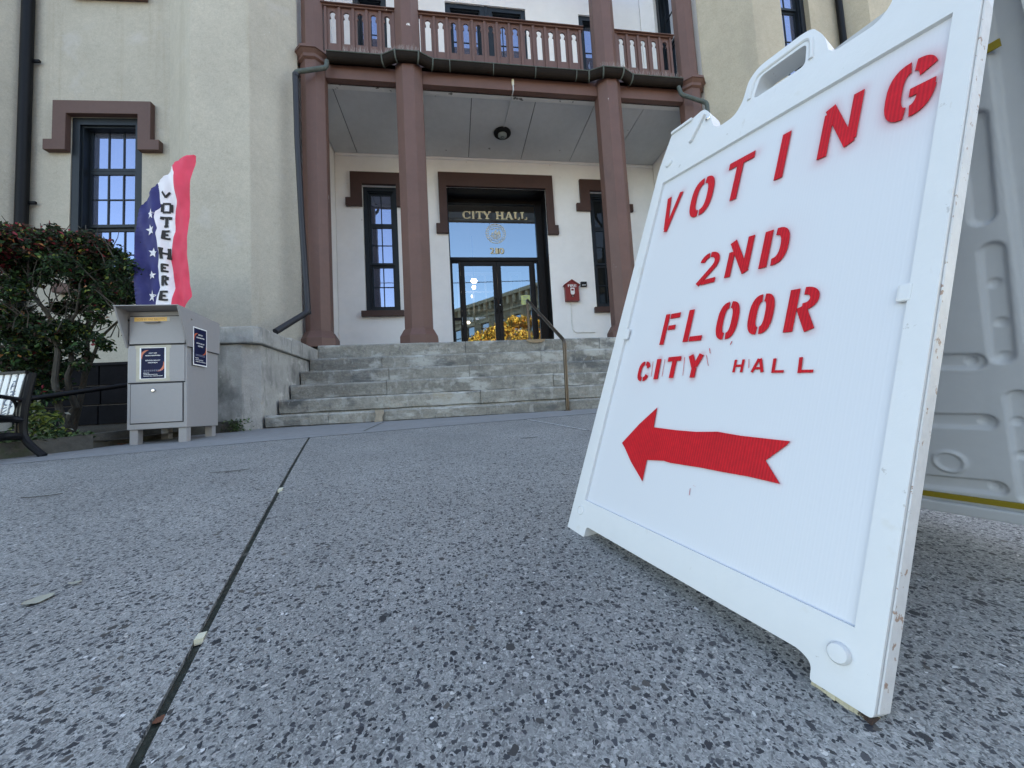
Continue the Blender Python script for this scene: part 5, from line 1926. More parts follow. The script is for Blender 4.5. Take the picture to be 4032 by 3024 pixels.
stems = [
    ([(272, 1712, 0), (268, 1660, .02), (287, 1617, .05), (300, 1604, .05), (287, 1573, .04), (271, 1530, 0), (266, 1481, -.05), (282, 1440, -.04), (280, 1390, 0), (268, 1320, .03), (275, 1240, .05)], .040, .022),
    ([(285, 1700, .1), (310, 1600, .12), (330, 1500, .1), (343, 1420, .08), (342, 1330, .1), (350, 1250, .08), (340, 1180, .1), (350, 1100, .1)], .034, .018),
    ([(262, 1705, -.05), (235, 1620, -.1), (215, 1500, -.08), (228, 1390, -.1), (222, 1300, -.05), (180, 1220, -.1), (138, 1180, -.1), (118, 1140, -.1)], .036, .016),
    ([(222, 1290, -.05), (172, 1215, 0), (120, 1145, .05), (95, 1080, .05)], .022, .012),
    ([(270, 1275, .0), (300, 1235, -.05), (307, 1190, -.08), (318, 1120, -.1)], .020, .010),
    ([(315, 1540, .1), (395, 1330, .05), (450, 1278, .0), (480, 1250, -.05)], .020, .010),
    ([(345, 1320, .1), (380, 1260, .05), (420, 1210, .0), (470, 1150, 0)], .016, .008),
    ([(160, 1700, .1), (140, 1560, .15), (90, 1440, .2), (30, 1330, .2), (-30, 1200, .2)], .030, .014),
    ([(230, 1380, -.1), (190, 1300, -.15), (165, 1260, -.2)], .014, .008),
    ([(350, 1180, .1), (300, 1080, .1), (260, 1000, .1)], .016, .007),
    ([(350, 1130, .1), (400, 1060, .1), (430, 1000, .05)], .016, .007),
    ([(118, 1140, -.1), (110, 1040, -.1), (130, 980, -.05)], .014, .006),
]
for k, (pts, r0_, r1_) in enumerate(stems):
    P_ = [S(*p) for p in pts]
    r0_, r1_ = r0_ * .82, r1_ * .7
    rr2 = [r0_ + (r1_ - r0_) * i / (len(P_) - 1) for i in range(len(P_))]
    MB().tube(P_, rr2, 8).build('stem' if k > 2 else 'trunk', M_BARK, shrub, smooth=True)
tw = MB()
for k in range(150):
    x, y = random.uniform(-60, 510), random.uniform(960, 1330)
    dy = random.uniform(-.35, .35)
    p = np.array(S(x, y, dy))
    q = p + np.array([random.uniform(-.22, .22), random.uniform(-.12, .12), random.uniform(.06, .30)])
    tw.tube([p, (p + q) / 2 + np.array([random.uniform(-.02, .02)] * 3), q], [.006, .0045, .003], 4)
tw.build('twig', M_BARK, shrub, fix=False, kind='stuff')


def leaves(clumps, size, name, mats_, weights, parent, up=.35, kind='stuff', per=None):
    """many small folded leaves scattered through the volume of the clumps"""
    mb = MB()
    for (c, r, n_, wt) in clumps:
        c = np.array(c)
        for k in range(n_):
            while True:
                d = rng.uniform(-1, 1, 3)
                if d @ d <= 1:
                    break
            d = d * (.55 + .45 * rng.random())
            p = c + d * np.array(r)
            n = rng.normal(0, 1, 3) + np.array([0, -.3, up * 2])
            n /= np.linalg.norm(n)
            t = np.cross(n, rng.normal(0, 1, 3))
            t /= np.linalg.norm(t)
            b = np.cross(n, t)
            L_ = size * rng.uniform(.6, 1.25)
            W_ = L_ * rng.uniform(.42, .58)
            fold = n * W_ * .22
            drop = np.array([0, 0, -L_ * .15])
            P0, P1 = p, p + t * L_ + drop
            Lf, Rt = p + t * L_ * .45 + b * W_ / 2 + fold, p + t * L_ * .45 - b * W_ / 2 + fold
            w2 = wt if wt is not None else weights
            mi = int(rng.choice(len(mats_), p=np.array(w2) / sum(w2)))
            i = len(mb.v)
            mb.v += [tuple(P0), tuple(Rt), tuple(P1), tuple(Lf)]
            mb.f += [(i, i + 1, i + 2), (i, i + 2, i + 3)]
            mb.mi += [mi, mi]
    return mb.build(name, mats_, parent, fix=False, kind=kind)


cl = []
PPM = 1514 / 4.55
DK = (.42, .38, .13, .006, .005, .06)       # green, dark, purple, crimson, orange, yellow-green
UP = (.20, .30, .30, .09, .05, .03)
RDC = (.06, .10, .20, .54, .08, .02)


def clump(x, y, r, n_, w=DK, dy=0.0, sq=.75):
    cl.append((S(x, y, dy), (r / PPM, r / PPM * .8, r / PPM * sq), n_, w))


for (x, y, r, n_, w) in ((-60, 960, 90, 330, RDC), (20, 930, 60, 240, UP), (95, 945, 60, 240, UP), (90, 905, 34, 60, RDC), (170, 960, 70, 300, UP), (215, 905, 30, 40, UP), (250, 960, 70, 300, UP), (330, 960, 62, 260, UP), (340, 935, 36, 60, UP), (395, 985, 60, 230, UP), (450, 1010, 55, 190, DK), (490, 1060, 55, 190, DK),
                        (380, 950, 26, 30, RDC), (30, 1010, 60, 160, RDC), (-10, 1040, 46, 120, RDC), (70, 1040, 80, 340, DK), (160, 1040, 70, 300, DK), (250, 1040, 60, 220, DK), (320, 1040, 75, 330, DK), (400, 1070, 75, 320, DK), (470, 1130, 62, 240, DK), (500, 1180, 45, 130, DK), (420, 1150, 60, 230, DK), (340, 1110, 60, 220, DK), (330, 1175, 55, 160, DK), (400, 1190, 50, 130, DK), (30, 1120, 60, 210, DK), (110, 1100, 45, 130, DK), (60, 1160, 45, 110, DK), (180, 1095, 40, 70, DK), (240, 1215, 42, 130, DK), (310, 1215, 30, 50, DK),
                        (-20, 1230, 70, 260, DK), (60, 1235, 65, 240, DK), (120, 1270, 60, 220, DK), (20, 1310, 70, 260, DK), (110, 1340, 60, 210, DK), (180, 1310, 50, 150, DK), (230, 1290, 45, 120, DK), (290, 1290, 42, 110, DK), (330, 1310, 40, 90, DK), (370, 1245, 35, 50, DK), (395, 1340, 32, 55, DK), (420, 1365, 26, 34, DK), (405, 1265, 24, 24, DK), (40, 1400, 70, 230, DK), (120, 1420, 60, 200, DK), (190, 1400, 52, 150, DK), (170, 1470, 50, 120, DK), (90, 1490, 60, 130, DK), (230, 1440, 40, 70, DK), (250, 1370, 40, 70, DK), (310, 1370, 32, 40, DK), (150, 1540, 48, 110, DK), (100, 1570, 46, 100, DK), (225, 1500, 40, 70, DK), (205, 1560, 36, 60, DK), (320, 1440, 30, 34, DK), (290, 1420, 28, 30, DK), (350, 1400, 26, 26, DK), (60, 1450, 60, 140, DK), (140, 1360, 60, 150, DK), (270, 1330, 40, 70, DK)):
    clump(x, y, r, int(n_ * 2.8), w, random.uniform(-.38, .12) if y < 1200 else random.uniform(-.2, .15))
LM = [M_LEAF, M_LEAFD, M_LEAFP, M_LEAFR, M_LEAFO, M_LEAFY]
leaves(cl, .046, 'crown', LM, DK, shrub)
# low plants at its foot
lp = []
for (x, y, r, n_, dy) in ((140, 1610, 32, 90, -.4), (155, 1660, 34, 110, -.5), (190, 1690, 30, 80, -.5), (215, 1640, 26, 50, -.35), (235, 1700, 22, 46, -.5), (120, 1680, 26, 60, -.5), (60, 1730, 40, 70, -.7)):
    lp.append((onY(x, y, SHY + dy), (r / 380, .10, r / 380), n_, None))
lowp = thing('low_plant', 'small yellow green leafy plant at the foot of the shrub', 'plant', onY(150, 1700, SHY - .45))
leaves(lp, .050, 'foliage', [M_LEAFY, M_LEAF, M_GRASS, M_DRYLEAF], (.45, .25, .25, .05), lowp)
MB().tube([onY(150, 1715, SHY - .45), onY(152, 1660, SHY - .45)], .006, 5).build('stem', M_BARK, lowp)
# creeping ground cover along the kerb
gc = MB()
for k in range(1500):
    t = random.random()
    s_ = ka + (kb_ - ka) * (.45 + .55 * t) + kn * abs(random.gauss(.16, .12))
    if s_[0] > -2.42:
        continue
    z = -.10 + .055 * (s_[1] - 3.4) + .06
    z = max(z, gz(*s_) + .07)
    p = np.array([s_[0], s_[1], z + random.uniform(0, .045)])
    a = random.uniform(0, 6.28)
    t1 = np.array([math.cos(a), math.sin(a), random.uniform(.1, .8)]) * random.uniform(.018, .04)
    b1 = np.array([-math.sin(a), math.cos(a), 0]) * .010
    gc.face([p - b1, p + b1, p + t1])
    gc.face([p - b1 * .5, p + t1 * .6 + b1 * 1.6, p + t1])
gcv = gc.build('ground_cover', [M_GRASS], kind='stuff', fix=False)
# weed in the corner of the cheek wall
wd = MB()
wp = np.array([-2.02, 3.93, gz(-2.02, 3.93)])
for k in range(160):
    p = wp + np.array([random.gauss(0, .06), random.uniform(-.05, .04), random.uniform(0, .11)])
    a = random.uniform(0, 6.28)
    t1 = np.array([math.cos(a), math.sin(a), random.uniform(.0, .9)]) * random.uniform(.016, .04)
    b1 = np.array([-math.sin(a), math.cos(a), .3]) * .009
    wd.face([p, p + t1 * .5 + b1, p + t1, p + t1 * .5 - b1])
wd.tube([wp + np.array([0, 0, -.005]), wp + np.array([.004, -.004, .07])], .003, 5)
weed = wd.build('weed', [M_GRASS], fix=False)
tag(weed, 'small green weed in the corner where the cheek wall meets the pavement', 'weed')

# ================================================================== SANDWICH BOARD SIGN
r_ = np.array([.2889, -.9524, -.0971])
u_ = np.array([.3232, .0016, .9463])
r_ = r_ / np.linalg.norm(r_)
u_ = u_ - r_ * (u_ @ r_)
u_ = u_ / np.linalg.norm(u_)
n_s = np.cross(r_, u_)
FG = Fr((.3200, .9649, -.2395), r_, n_s, u_)       # s to the right, t up the board, d towards the reader
SWd, SHt = .558, .900
sign = thing('sandwich_board', 'white plastic folding sandwich board with red stencilled voting directions and arrow', 'sign', FG.P(.27, -.09, 0))


def plate(outer, inner, d0, d1, name, material, bevel=.003, parent=sign, fr=FG):
    bm = bmesh.new()
    loops = []
    for poly in [outer] + inner:
        vs1 = [bm.verts.new(fr.P(a, b, d1)) for a, b in poly]
        for i in range(len(vs1)):
            loops.append(bm.edges.new((vs1[i], vs1[(i + 1) % len(vs1)])))
    bmesh.ops.triangle_fill(bm, use_beauty=True, use_dissolve=False, edges=loops)
    faces = bm.faces[:]
    ext = bmesh.ops.extrude_face_region(bm, geom=faces)
    mv = [g for g in ext['geom'] if isinstance(g, bmesh.types.BMVert)]
    bmesh.ops.translate(bm, verts=mv, vec=Vector(fr.en * (d0 - d1)))
    bmesh.ops.recalc_face_normals(bm, faces=bm.faces)
    if bevel:
        ed = [e for e in bm.edges if len(e.link_faces) == 2 and e.calc_face_angle(0) > math.radians(40)]
        bmesh.ops.bevel(bm, geom=ed, offset=bevel, segments=3, profile=.6, affect='EDGES', clamp_overlap=True)
    bmesh.ops.translate(bm, verts=bm.verts, vec=-loc_of(parent))
    me = bpy.data.meshes.new(name)
    bm.to_mesh(me)
    bm.free()
    me.materials.append(material)
    for p in me.polygons:
        p.use_smooth = True
    try:
        me.set_sharp_from_angle(angle=math.radians(30))
    except Exception:
        pass
    o = bpy.data.objects.new(name, me)
    C.objects.link(o)
    o.parent = parent
    return o


def fillet(pts, rads):
    out = []
    n_ = len(pts)
    for i in range(n_):
        a, b, c = (np.array(pts[(i + k - 1) % n_], float) for k in range(3))
        r1 = rads[i] if isinstance(rads, (list, tuple)) else rads
        if r1 <= 0:
            out.append(tuple(b))
            continue
        l1, l2 = np.linalg.norm(a - b), np.linalg.norm(c - b)
        r1 = min(r1, l1 * .45, l2 * .45)
        p, q = b + (a - b) / l1 * r1, b + (c - b) / l2 * r1
        for k in range(5):
            t = k / 4
            out.append(tuple(p * (1 - t) ** 2 + b * 2 * t * (1 - t) + q * t * t))
    return out


OUT = [(-.042, -.085), (.030, -.085), (.031, -.058), (.505, -.058), (.521, -.066), (.522, -.0865), (.587, -.0865), (.587, .955), (.578, 1.055), (.496, 1.069), (.481, 1.045), (.476, 1.0), (.460, .977), (.388, .977), (.372, 1.035), (.345, 1.078), (.325, 1.084), (.234, 1.081), (.214, 1.058), (.210, 1.004), (.196, .977), (.150, .975), (.132, 1.000), (.112, 1.050), (.088, 1.074), (.060, 1.067), (-.012, 1.062), (-.030, .955)]
RAD = [.004, .006, .008, .03, .012, .004, .006, .02, .02, .012, .012, .02, .02, .02, .02, .012, .01, .014, .012, .02, .02, .02, .02, .02, .012, .01, .008, .02]
HOLE = [(0, 0), (SWd, 0), (SWd, SHt), (0, SHt)]
HND = fillet([(.238, .990), (.344, .990), (.338, 1.048), (.244, 1.046)], .012)
DEP = -.034
plate(fillet(OUT, RAD), [HOLE, HND], DEP, .006, 'front_frame', M_SIGN, .0035)
# back skin of the moulded front panel and the bead round the insert
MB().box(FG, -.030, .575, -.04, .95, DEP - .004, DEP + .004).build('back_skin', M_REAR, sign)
MB().box(FG, .5872, .5895, -.080, .90, DEP + .006, .0005).build('side_wall', M_SIGNEDGE, sign, bevel=.001)
for a0, a1 in ((-.040, .029), (.5225, .586)):
    so = MB()
    n_ = 14
    for k in range(n_):
        s0_, s1_ = a0 + (a1 - a0) * k / n_, a0 + (a1 - a0) * (k + 1) / n_
        so.box(FG, s0_, s1_, -.0965 + random.uniform(-.0012, .0012), -.0862, DEP + .004, .0030 + random.uniform(-.002, .001))
    so.build('foot_sole', M_SIGNDIRT, sign)
for (s_, t_, r1, h1) in ((.548, -.037, .0125, .0085), (.007, .957, .011, .006), (.553, .955, .011, .006)):
    MB().lathe(FG.P(s_, t_, .005), FG.en, [(r1, 0), (r1, h1 * .6), (r1 * .82, h1), (0, h1 + .0005)], 24).build('boss', M_SIGN, sign, smooth=True)
MB().lathe(FG.P(-.006, -.028, .0045), FG.en, [(.012, .0), (.012, .003), (.0095, .004), (.0085, .0022), (0, .002)], 24).build('boss', M_SIGN, sign, smooth=True)
MB().box(FG, .546, .562, .434, .460, .001, .0075).build('sheet_clip', M_SIGN, sign, bevel=.003)
MB().box(FG, -.006, .012, .432, .462, .001, .008).build('sheet_clip', M_SIGN, sign, bevel=.003)
# hinge ribs and bolts
for m_ in (0, 1):
    k = (lambda s_: s_) if m_ == 0 else (lambda s_: .602 - s_)
    MB().prism(FG, [(k(.070), .980), (k(.078), .982), (k(.104), 1.045), (k(.096), 1.054)][::(1 if m_ == 0 else -1)], .005, .014).build('hinge_rib', M_SIGN, sign, bevel=.002)
    MB().lathe(FG.P(k(.114), 1.026, .005), FG.en, [(.0065, 0), (.0065, .004), (.004, .0065), (0, .007)], 10).build('bolt', M_CHROME, sign)
    MB().box(FG, min(k(-.012), k(.058)), max(k(-.012), k(.058)), 1.058, 1.068, -.02, .012).build('hinge_bar', M_SIGN, sign, bevel=.003)
# handle lip
MB().tube([FG.P(a, b, .006) for a, b in fillet([(.226, .985), (.230, 1.056), (.345, 1.062), (.357, .985)], .02)][3:-3], .0045, 8).build('handle_lip', M_SIGN, sign, smooth=True)

# ---- stencilled lettering
STK = []       # (p, q, width, softness, strength)


def line(p, q, w, so=.006, am=.35):
    STK.append((np.array(p, float), np.array(q, float), w, so, am))


LET = MB()
zc = [0]


def letter_done(name='letter'):
    """close one stencilled letter and start the next"""
    global LET
    LET.build(name, M_RED, sign)
    LET = MB()




def stroke(p, q, w, so, am, cap=0.0):
    p, q = np.array(p, float), np.array(q, float)
    L = np.linalg.norm(q - p)
    t = (q - p) / L
    nn = np.array([-t[1], t[0]]) * w / 2
    zc[0] = (zc[0] + 1) % 9
    d = .0010 + zc[0] * .00006
    LET.prism(FG, [tuple(p - nn), tuple(q - nn), tuple(q + nn), tuple(p + nn)], .0004, d)
    line(p, q, w, so, am)


def bow(c, rx, ry, t0, t1, w, so, am, pw=2.6, n_=14):
    """part of a rounded loop, as stencils cut it"""
    po, pi_ = [], []
    for k in range(n_ + 1):
        t = math.radians(t0 + (t1 - t0) * k / n_)
        cx_, sx_ = math.cos(t), math.sin(t)
        f = lambda v: math.copysign(abs(v) ** (2 / pw), v)
        po.append((c[0] + rx * f(cx_), c[1] + ry * f(sx_)))
        pi_.append((c[0] + (rx - w) * f(cx_), c[1] + (ry - w) * f(sx_)))
    zc[0] = (zc[0] + 1) % 9
    d = .0010 + zc[0] * .00006
    for k in range(n_):
        LET.prism(FG, [pi_[k], po[k], po[k + 1], pi_[k + 1]], .0004, d)
        a = (np.array(pi_[k]) + np.array(po[k])) / 2
        b = (np.array(pi_[k + 1]) + np.array(po[k + 1])) / 2
        line(a, b, w, so, am)


H_ = (.0070, .26)
# VOTING
stroke((.0365, .839), (.0495, .742), .0125, *H_)
stroke((.0765, .838), (.0500, .733), .0115, *H_)
letter_done()
bow((.1470, .790), .030, .052, 92, 268, .0165, *H_)
bow((.1490, .790), .030, .052, 88, -88, .0165, *H_)
letter_done()
stroke((.2105, .835), (.2690, .8355), .0165, *H_)
stroke((.2385, .828), (.2385, .739), .0150, *H_)
letter_done()
stroke((.3330, .845), (.3330, .741), .0160, .004, .25)
letter_done()
stroke((.4075, .836), (.4075, .744), .0150, .0090, .34)
stroke((.4070, .848), (.4485, .748), .0160, .0090, .34)
stroke((.4495, .850), (.4495, .756), .0150, .0090, .34)
letter_done()
bow((.5190, .8), .029, .052, 92.5, 267.5, .0205, .0115, .45)
bow((.5215, .8), .029, .052, 88, 28, .0205, .0115, .45)
bow((.5215, .8), .029, .052, -88, -8, .0205, .0115, .45)
stroke((.5200, .7925), (.5490, .7925), .0150, .0115, .45)
# 2ND
K_ = (.0040, .20)
letter_done()
bow((.2140, .5960), .0240, .0240, 168, 98, .0115, *K_, pw=2.1)
bow((.2145, .5960), .0240, .0240, 90, -38, .0115, *K_, pw=2.1)
stroke((.2310, .5860), (.1945, .5455), .0115, *K_)
stroke((.2040, .5490), (.2380, .5490), .0115, *K_)
letter_done()
stroke((.2665, .604), (.2665, .546), .0130, *K_)
stroke((.2645, .628), (.3050, .548), .0140, *K_)
stroke((.3035, .628), (.3035, .556), .0130, *K_)
letter_done()
stroke((.3390, .625), (.3390, .547), .0150, .006, .28)
bow((.3530, .5860), .0270, .0390, 89, -89, .0145, .006, .28)
# FLOOR
letter_done()
stroke((.1295, .486), (.1295, .409), .0120, *K_)
stroke((.1390, .479), (.1660, .479), .0120, *K_)
stroke((.1390, .450), (.1590, .450), .0110, *K_)
letter_done()
stroke((.1965, .486), (.1965, .410), .0135, *K_)
stroke((.2060, .4155), (.2370, .4155), .0115, *K_)
letter_done()
bow((.2880, .447), .0215, .0405, 92, 268, .0140, *K_)
bow((.2905, .447), .0215, .0405, 88, -88, .0140, *K_)
letter_done()
bow((.3535, .450), .0215, .0400, 92, 268, .0150, *K_)
bow((.3560, .450), .0215, .0400, 88, -88, .0150, *K_)
letter_done()
stroke((.4080, .487), (.4080, .408), .0150, *K_)
bow((.4230, .4660), .0240, .0215, 88, -88, .0135, *K_, pw=2.2)
stroke((.4220, .4520), (.4410, .408), .0150, *K_)
# CITY
Q_ = (.0035, .28)
letter_done()
bow((.0925, .3435), .0175, .0250, 93, 267, .0100, *Q_)
bow((.0945, .3435), .0170, .0250, 87, 22, .0100, *Q_)
bow((.0945, .3435), .0170, .0250, -87, -22, .0100, *Q_)
letter_done()
stroke((.1340, .373), (.1365, .3235), .0125, *Q_)
letter_done()
stroke((.1610, .3705), (.1960, .3715), .0105, *Q_)
stroke((.1800, .366), (.1805, .3265), .0115, *Q_)
letter_done()
stroke((.2210, .377), (.2350, .349), .0115, *Q_)
stroke((.2470, .378), (.2365, .352), .0115, *Q_)
stroke((.2355, .349), (.2355, .327), .0115, *Q_)
# HALL
T_ = (.002, .12)
letter_done()
for x in (.3250, .3400):
    stroke((x, .362), (x, .337), .0046, *T_)
stroke((.3280, .3500), (.3370, .3500), .0044, *T_)
letter_done()
stroke((.3685, .362), (.3600, .3365), .0046, *T_)
stroke((.3710, .362), (.3785, .3365), .0052, *T_)
stroke((.3645, .3440), (.3735, .3440), .0042, *T_)
letter_done()
stroke((.3960, .361), (.3970, .335), .0048, *T_)
stroke((.3990, .3372), (.4140, .3372), .0044, *T_)
letter_done()
stroke((.4370, .361), (.4385, .334), .0050, *T_)
stroke((.4405, .3370), (.4580, .3370), .0048, *T_)
# arrow
arrow = [(.078, .162), (.090, .153), (.121, .124), (.167, .090), (.166, .137), (.211, .144), (.228, .143), (.301, .148), (.345, .1495), (.390, .152), (.441, .152), (.413, .184), (.440, .214), (.444, .221), (.364, .219), (.318, .2205), (.274, .2145), (.226, .212), (.164, .211), (.161, .256), (.120, .214)]
letter_done()
LET.prism(FG, arrow, .0004, .0012)
letter_done('painted_arrow')
for i in range(len(arrow)):
    line(arrow[i], arrow[(i + 1) % len(arrow)], .001, .0022, .22)
# a few stray dabs of paint left by the stencil
for (p, q, w) in (((.262, .390), (.266, .379), .0012), ((.3085, .401), (.3065, .394), .0014), ((.116, .368), (.121, .330), .0008), ((.151, .372), (.154, .330), .0008), ((.205, .374), (.211, .332), .0008), ((.350, .362), (.353, .345), .0008), ((.258, .376), (.268, .352), .0008), ((.287, .105), (.288, .092), .0007), ((.291, .112), (.297, .111), .0009)):
    LET.prism(FG, [(p[0] - w / 2, p[1]), (p[0] + w / 2, p[1]), (q[0] + w / 2, q[1]), (q[0] - w / 2, q[1])], .0004, .0009)
LET.build('paint_dab', M_RED, sign, kind='stuff')

# ---- corrugated insert with overspray
ns, ntt = 190, 304
ss, tt = np.linspace(-.004, SWd + .004, ns), np.linspace(-.004, SHt + .004, ntt)
Sg, Tg = np.meshgrid(ss, tt)
sp_ = np.zeros_like(Sg)
for p, q, w, so, am in STK:
    d = q - p
    L2 = max(d @ d, 1e-12)
    k = np.clip(((Sg - p[0]) * d[0] + (Tg - p[1]) * d[1]) / L2, 0, 1)
    dist = np.hypot(Sg - p[0] - k * d[0], Tg - p[1] - k * d[1]) - w / 2
    sp_ = np.maximum(sp_, am * np.exp(-np.clip(dist, 0, None) / so))
# soft drifting clouds of overspray
for (cs, ct, rs, rt, am) in ((.51, .80, .075, .085, .16), (.43, .79, .07, .08, .10), (.15, .79, .07, .07, .05), (.13, .45, .03, .05, .06), (.085, .345, .04, .05, .05), (.355, .585, .05, .06, .06), (.15, .425, .05, .02, .05), (.255, .372, .03, .03, .06)):
    sp_ = np.maximum(sp_, am * np.exp(-(((Sg - cs) / rs) ** 2 + ((Tg - ct) / rt) ** 2)))
grid = (FG.o - FG.en * .0015 + Sg[..., None] * FG.ex + Tg[..., None] * FG.ez)
idx = np.arange(ns * ntt).reshape(ntt, ns)
fc = np.stack([idx[:-1, :-1], idx[:-1, 1:], idx[1:, 1:], idx[1:, :-1]], -1).reshape(-1, 4)
me = bpy.data.meshes.new('insert_sheet')
off = np.array(loc_of(sign))
me.from_pydata((grid.reshape(-1, 3) - off).tolist(), [], fc.tolist())
at = me.attributes.new('spray', 'FLOAT', 'POINT')
at.data.foreach_set('value', sp_.reshape(-1).astype(np.float32))
uv = me.uv_layers.new(name='UVMap')
lv = np.empty(len(me.loops), dtype=np.int32)
me.loops.foreach_get('vertex_index', lv)
uvs = np.stack([Sg.reshape(-1)[lv], Tg.reshape(-1)[lv]], -1)
uv.data.foreach_set('uv', uvs.reshape(-1).astype(np.float32))
me.materials.append(M_SHEET)
sh = bpy.data.objects.new('insert_sheet', me)
C.objects.link(sh)
sh.parent = sign

# ---- rear panel, its moulded inner face towards us
hd = np.array([-n_s[0], -n_s[1], 0])
hd = hd / np.linalg.norm(hd)
th2 = math.acos(u_[2]) * 1.0
u2 = np.array([-hd[0] * math.sin(th2), -hd[1] * math.sin(th2), math.cos(th2)])
rh = np.array([hd[1], -hd[0], 0])
rh = r_ - u2 * (r_ @ u2)
rh = rh / np.linalg.norm(rh)
n2 = np.cross(rh, u2)
n2 = n2 / np.linalg.norm(n2)
if n2 @ hd > 0:
    n2 = -n2
Hp = FG.P(0, 1.03, DEP) + hd * .028
LT = 1.10
for _ in range(20):
    b_ = Hp - u2 * LT
    m1, m2_ = b_, b_ + rh * .55
    gap = ((m1[2] - gz(m1[0], m1[1])) + (m2_[2] - gz(m2_[0], m2_[1]))) / 2
    LT += gap / u2[2]
FR2 = Fr(Hp - u2 * LT, rh, n2, u2)
caps = []


def groove(xa, ya, xb, yb, w, dep=.009):
    a, b = np.array(FR2.px(xa, ya)), np.array(FR2.px(xb, yb))
    caps.append((a, b, w / 2, dep))


gw = .031
groove(3903, 990, 3945, 1400, gw)
groove(4008, 1570, 4062, 1960, gw)
groove(3832, 480, 3866, 850, gw)
groove(3560, 1424, 3836, 1424, .030, .008)
groove(3520, 1650, 3880, 1661, .030, .008)
groove(3500, 1880, 3922, 1922, .030, .008)
gs, gt = np.linspace(-.042, .587, 200), np.linspace(.045, LT - .01, 340)
Gs, Gt = np.meshgrid(gs, gt)
hgt = np.zeros_like(Gs)
for a, b, hwid, dep in caps:
    d = b - a
    k = np.clip(((Gs - a[0]) * d[0] + (Gt - a[1]) * d[1]) / max(d @ d, 1e-9), 0, 1)
    dist = np.hypot(Gs - a[0] - k * d[0], Gt - a[1] - k * d[1])
    e = np.clip((hwid - dist) / .007 + .5, 0, 1)
    hgt = np.minimum(hgt, -dep * e * e * (3 - 2 * e))
# dimples in the grooves, the raised ring, the long ridge
dm = [FR2.px(3908, 1118), FR2.px(3936, 1272), FR2.px(3952, 1405), FR2.px(3820, 1424), FR2.px(3872, 1661), FR2.px(3912, 1920), FR2.px(4003, 1665), FR2.px(4020, 1800)]
for a in dm:
    dist = np.hypot(Gs - a[0], Gt - a[1])
    e = np.clip((.008 - dist) / .004 + .5, 0, 1)
    hgt -= .005 * e * e * (3 - 2 * e)
rc = np.array(FR2.px(3738, 1817))
rr0 = abs(FR2.px(3798, 1817)[0] - rc[0])
dist = np.hypot(Gs - rc[0], Gt - rc[1])
hgt += .005 * np.exp(-((dist - rr0) / .0035) ** 2)
ra, rb2 = np.array(FR2.px(3907, 226)), np.array(FR2.px(4032, 1222))
d = rb2 - ra
k = ((Gs - ra[0]) * d[0] + (Gt - ra[1]) * d[1]) / (d @ d)
sd2 = ((Gs - ra[0]) * d[1] - (Gt - ra[1]) * d[0]) / np.linalg.norm(d)
e = np.clip(-sd2 / .008 + .5, 0, 1)
hgt -= .011 * e * e * (3 - 2 * e)
gp = (FR2.o + Gs[..., None] * FR2.ex + Gt[..., None] * FR2.ez + hgt[..., None] * FR2.en)
na, nb = gs.size, gt.size
idx = np.arange(na * nb).reshape(nb, na)
fc = np.stack([idx[:-1, :-1], idx[:-1, 1:], idx[1:, 1:], idx[1:, :-1]], -1).reshape(-1, 4)
me = bpy.data.meshes.new('rear_panel')
me.from_pydata((gp.reshape(-1, 3) - off).tolist(), [], fc.tolist())
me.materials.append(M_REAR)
me.polygons.foreach_set('use_smooth', [True] * len(me.polygons))
rp = bpy.data.objects.new('rear_panel', me)
C.objects.link(rp)
rp.parent = sign
MB().box(FR2, -.042, .587, .04, LT - .005, -.040, -.017).build('rear_shell', M_SIGN, sign, bevel=.003)
MB().box(FR2, -.042, .030, 0, .039, -.040, .0).build('rear_foot', M_SIGN, sign, bevel=.004)
MB().box(FR2, .515, .587, 0, .039, -.040, .0).build('rear_foot', M_SIGN, sign, bevel=.004)
MB().box(FR2, .588, .596, .01, LT - .005, -.040, .014).build('rear_flange', M_SIGN, sign, bevel=.003)
y0_ = FR2.px(3664, 1943, .006)[1]
y1_ = FR2.px(4032, 2006, .006)[1]
ym_ = (y0_ + y1_) / 2
MB().box(FR2, -.042, .587, ym_ - .004, ym_ + .008, .002, .007).build('yellow_strip', M_YEL, sign)  # thin yellow strip across the foot of the rear panel
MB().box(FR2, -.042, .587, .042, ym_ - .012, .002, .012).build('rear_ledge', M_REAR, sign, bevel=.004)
yb_ = FR2.px(3908, 182, .004)
MB().box(FR2, yb_[0] - .008, yb_[0] + .008, yb_[1] - .006, yb_[1] + .006, .0, .006).build('hinge_stop', M_YEL, sign)

# ================================================================== SMALL THINGS ON THE PAVEMENT


def ground_leaf(name, label, cat, x, y, L_, W_, ang, material, lift=.004, curl=.006):
    p = onG(x, y)
    mb = MB()
    n_ = 7
    c_, s_ = math.cos(ang), math.sin(ang)
    rows_ = []
    for k in range(n_ + 1):
        t = k / n_
        w = W_ * math.sin(math.pi * min(max(t * .92 + .04, 0), 1)) ** .8 * (1 + .15 * math.sin(k * 2.3))
        row = []
        for m_ in (-1, 0, 1):
            a, b = (t - .5) * L_, m_ * w / 2
            X_, Y_ = p[0] + a * c_ - b * s_, p[1] + a * s_ + b * c_
            row.append((X_, Y_, gz(X_, Y_) + lift + (abs(m_) * curl + curl * (2 * t - 1) ** 2)))
        rows_.append(row)
    for k in range(n_):
        for m_ in range(2):
            mb.face([rows_[k][m_], rows_[k][m_ + 1], rows_[k + 1][m_ + 1], rows_[k + 1][m_]])
    o = mb.build(name, material, fix=False, smooth=True)
    return tag(o, label, cat, {'leaf': 'fallen leaves on the pavement', 'twig': 'twigs on the pavement'}[cat])


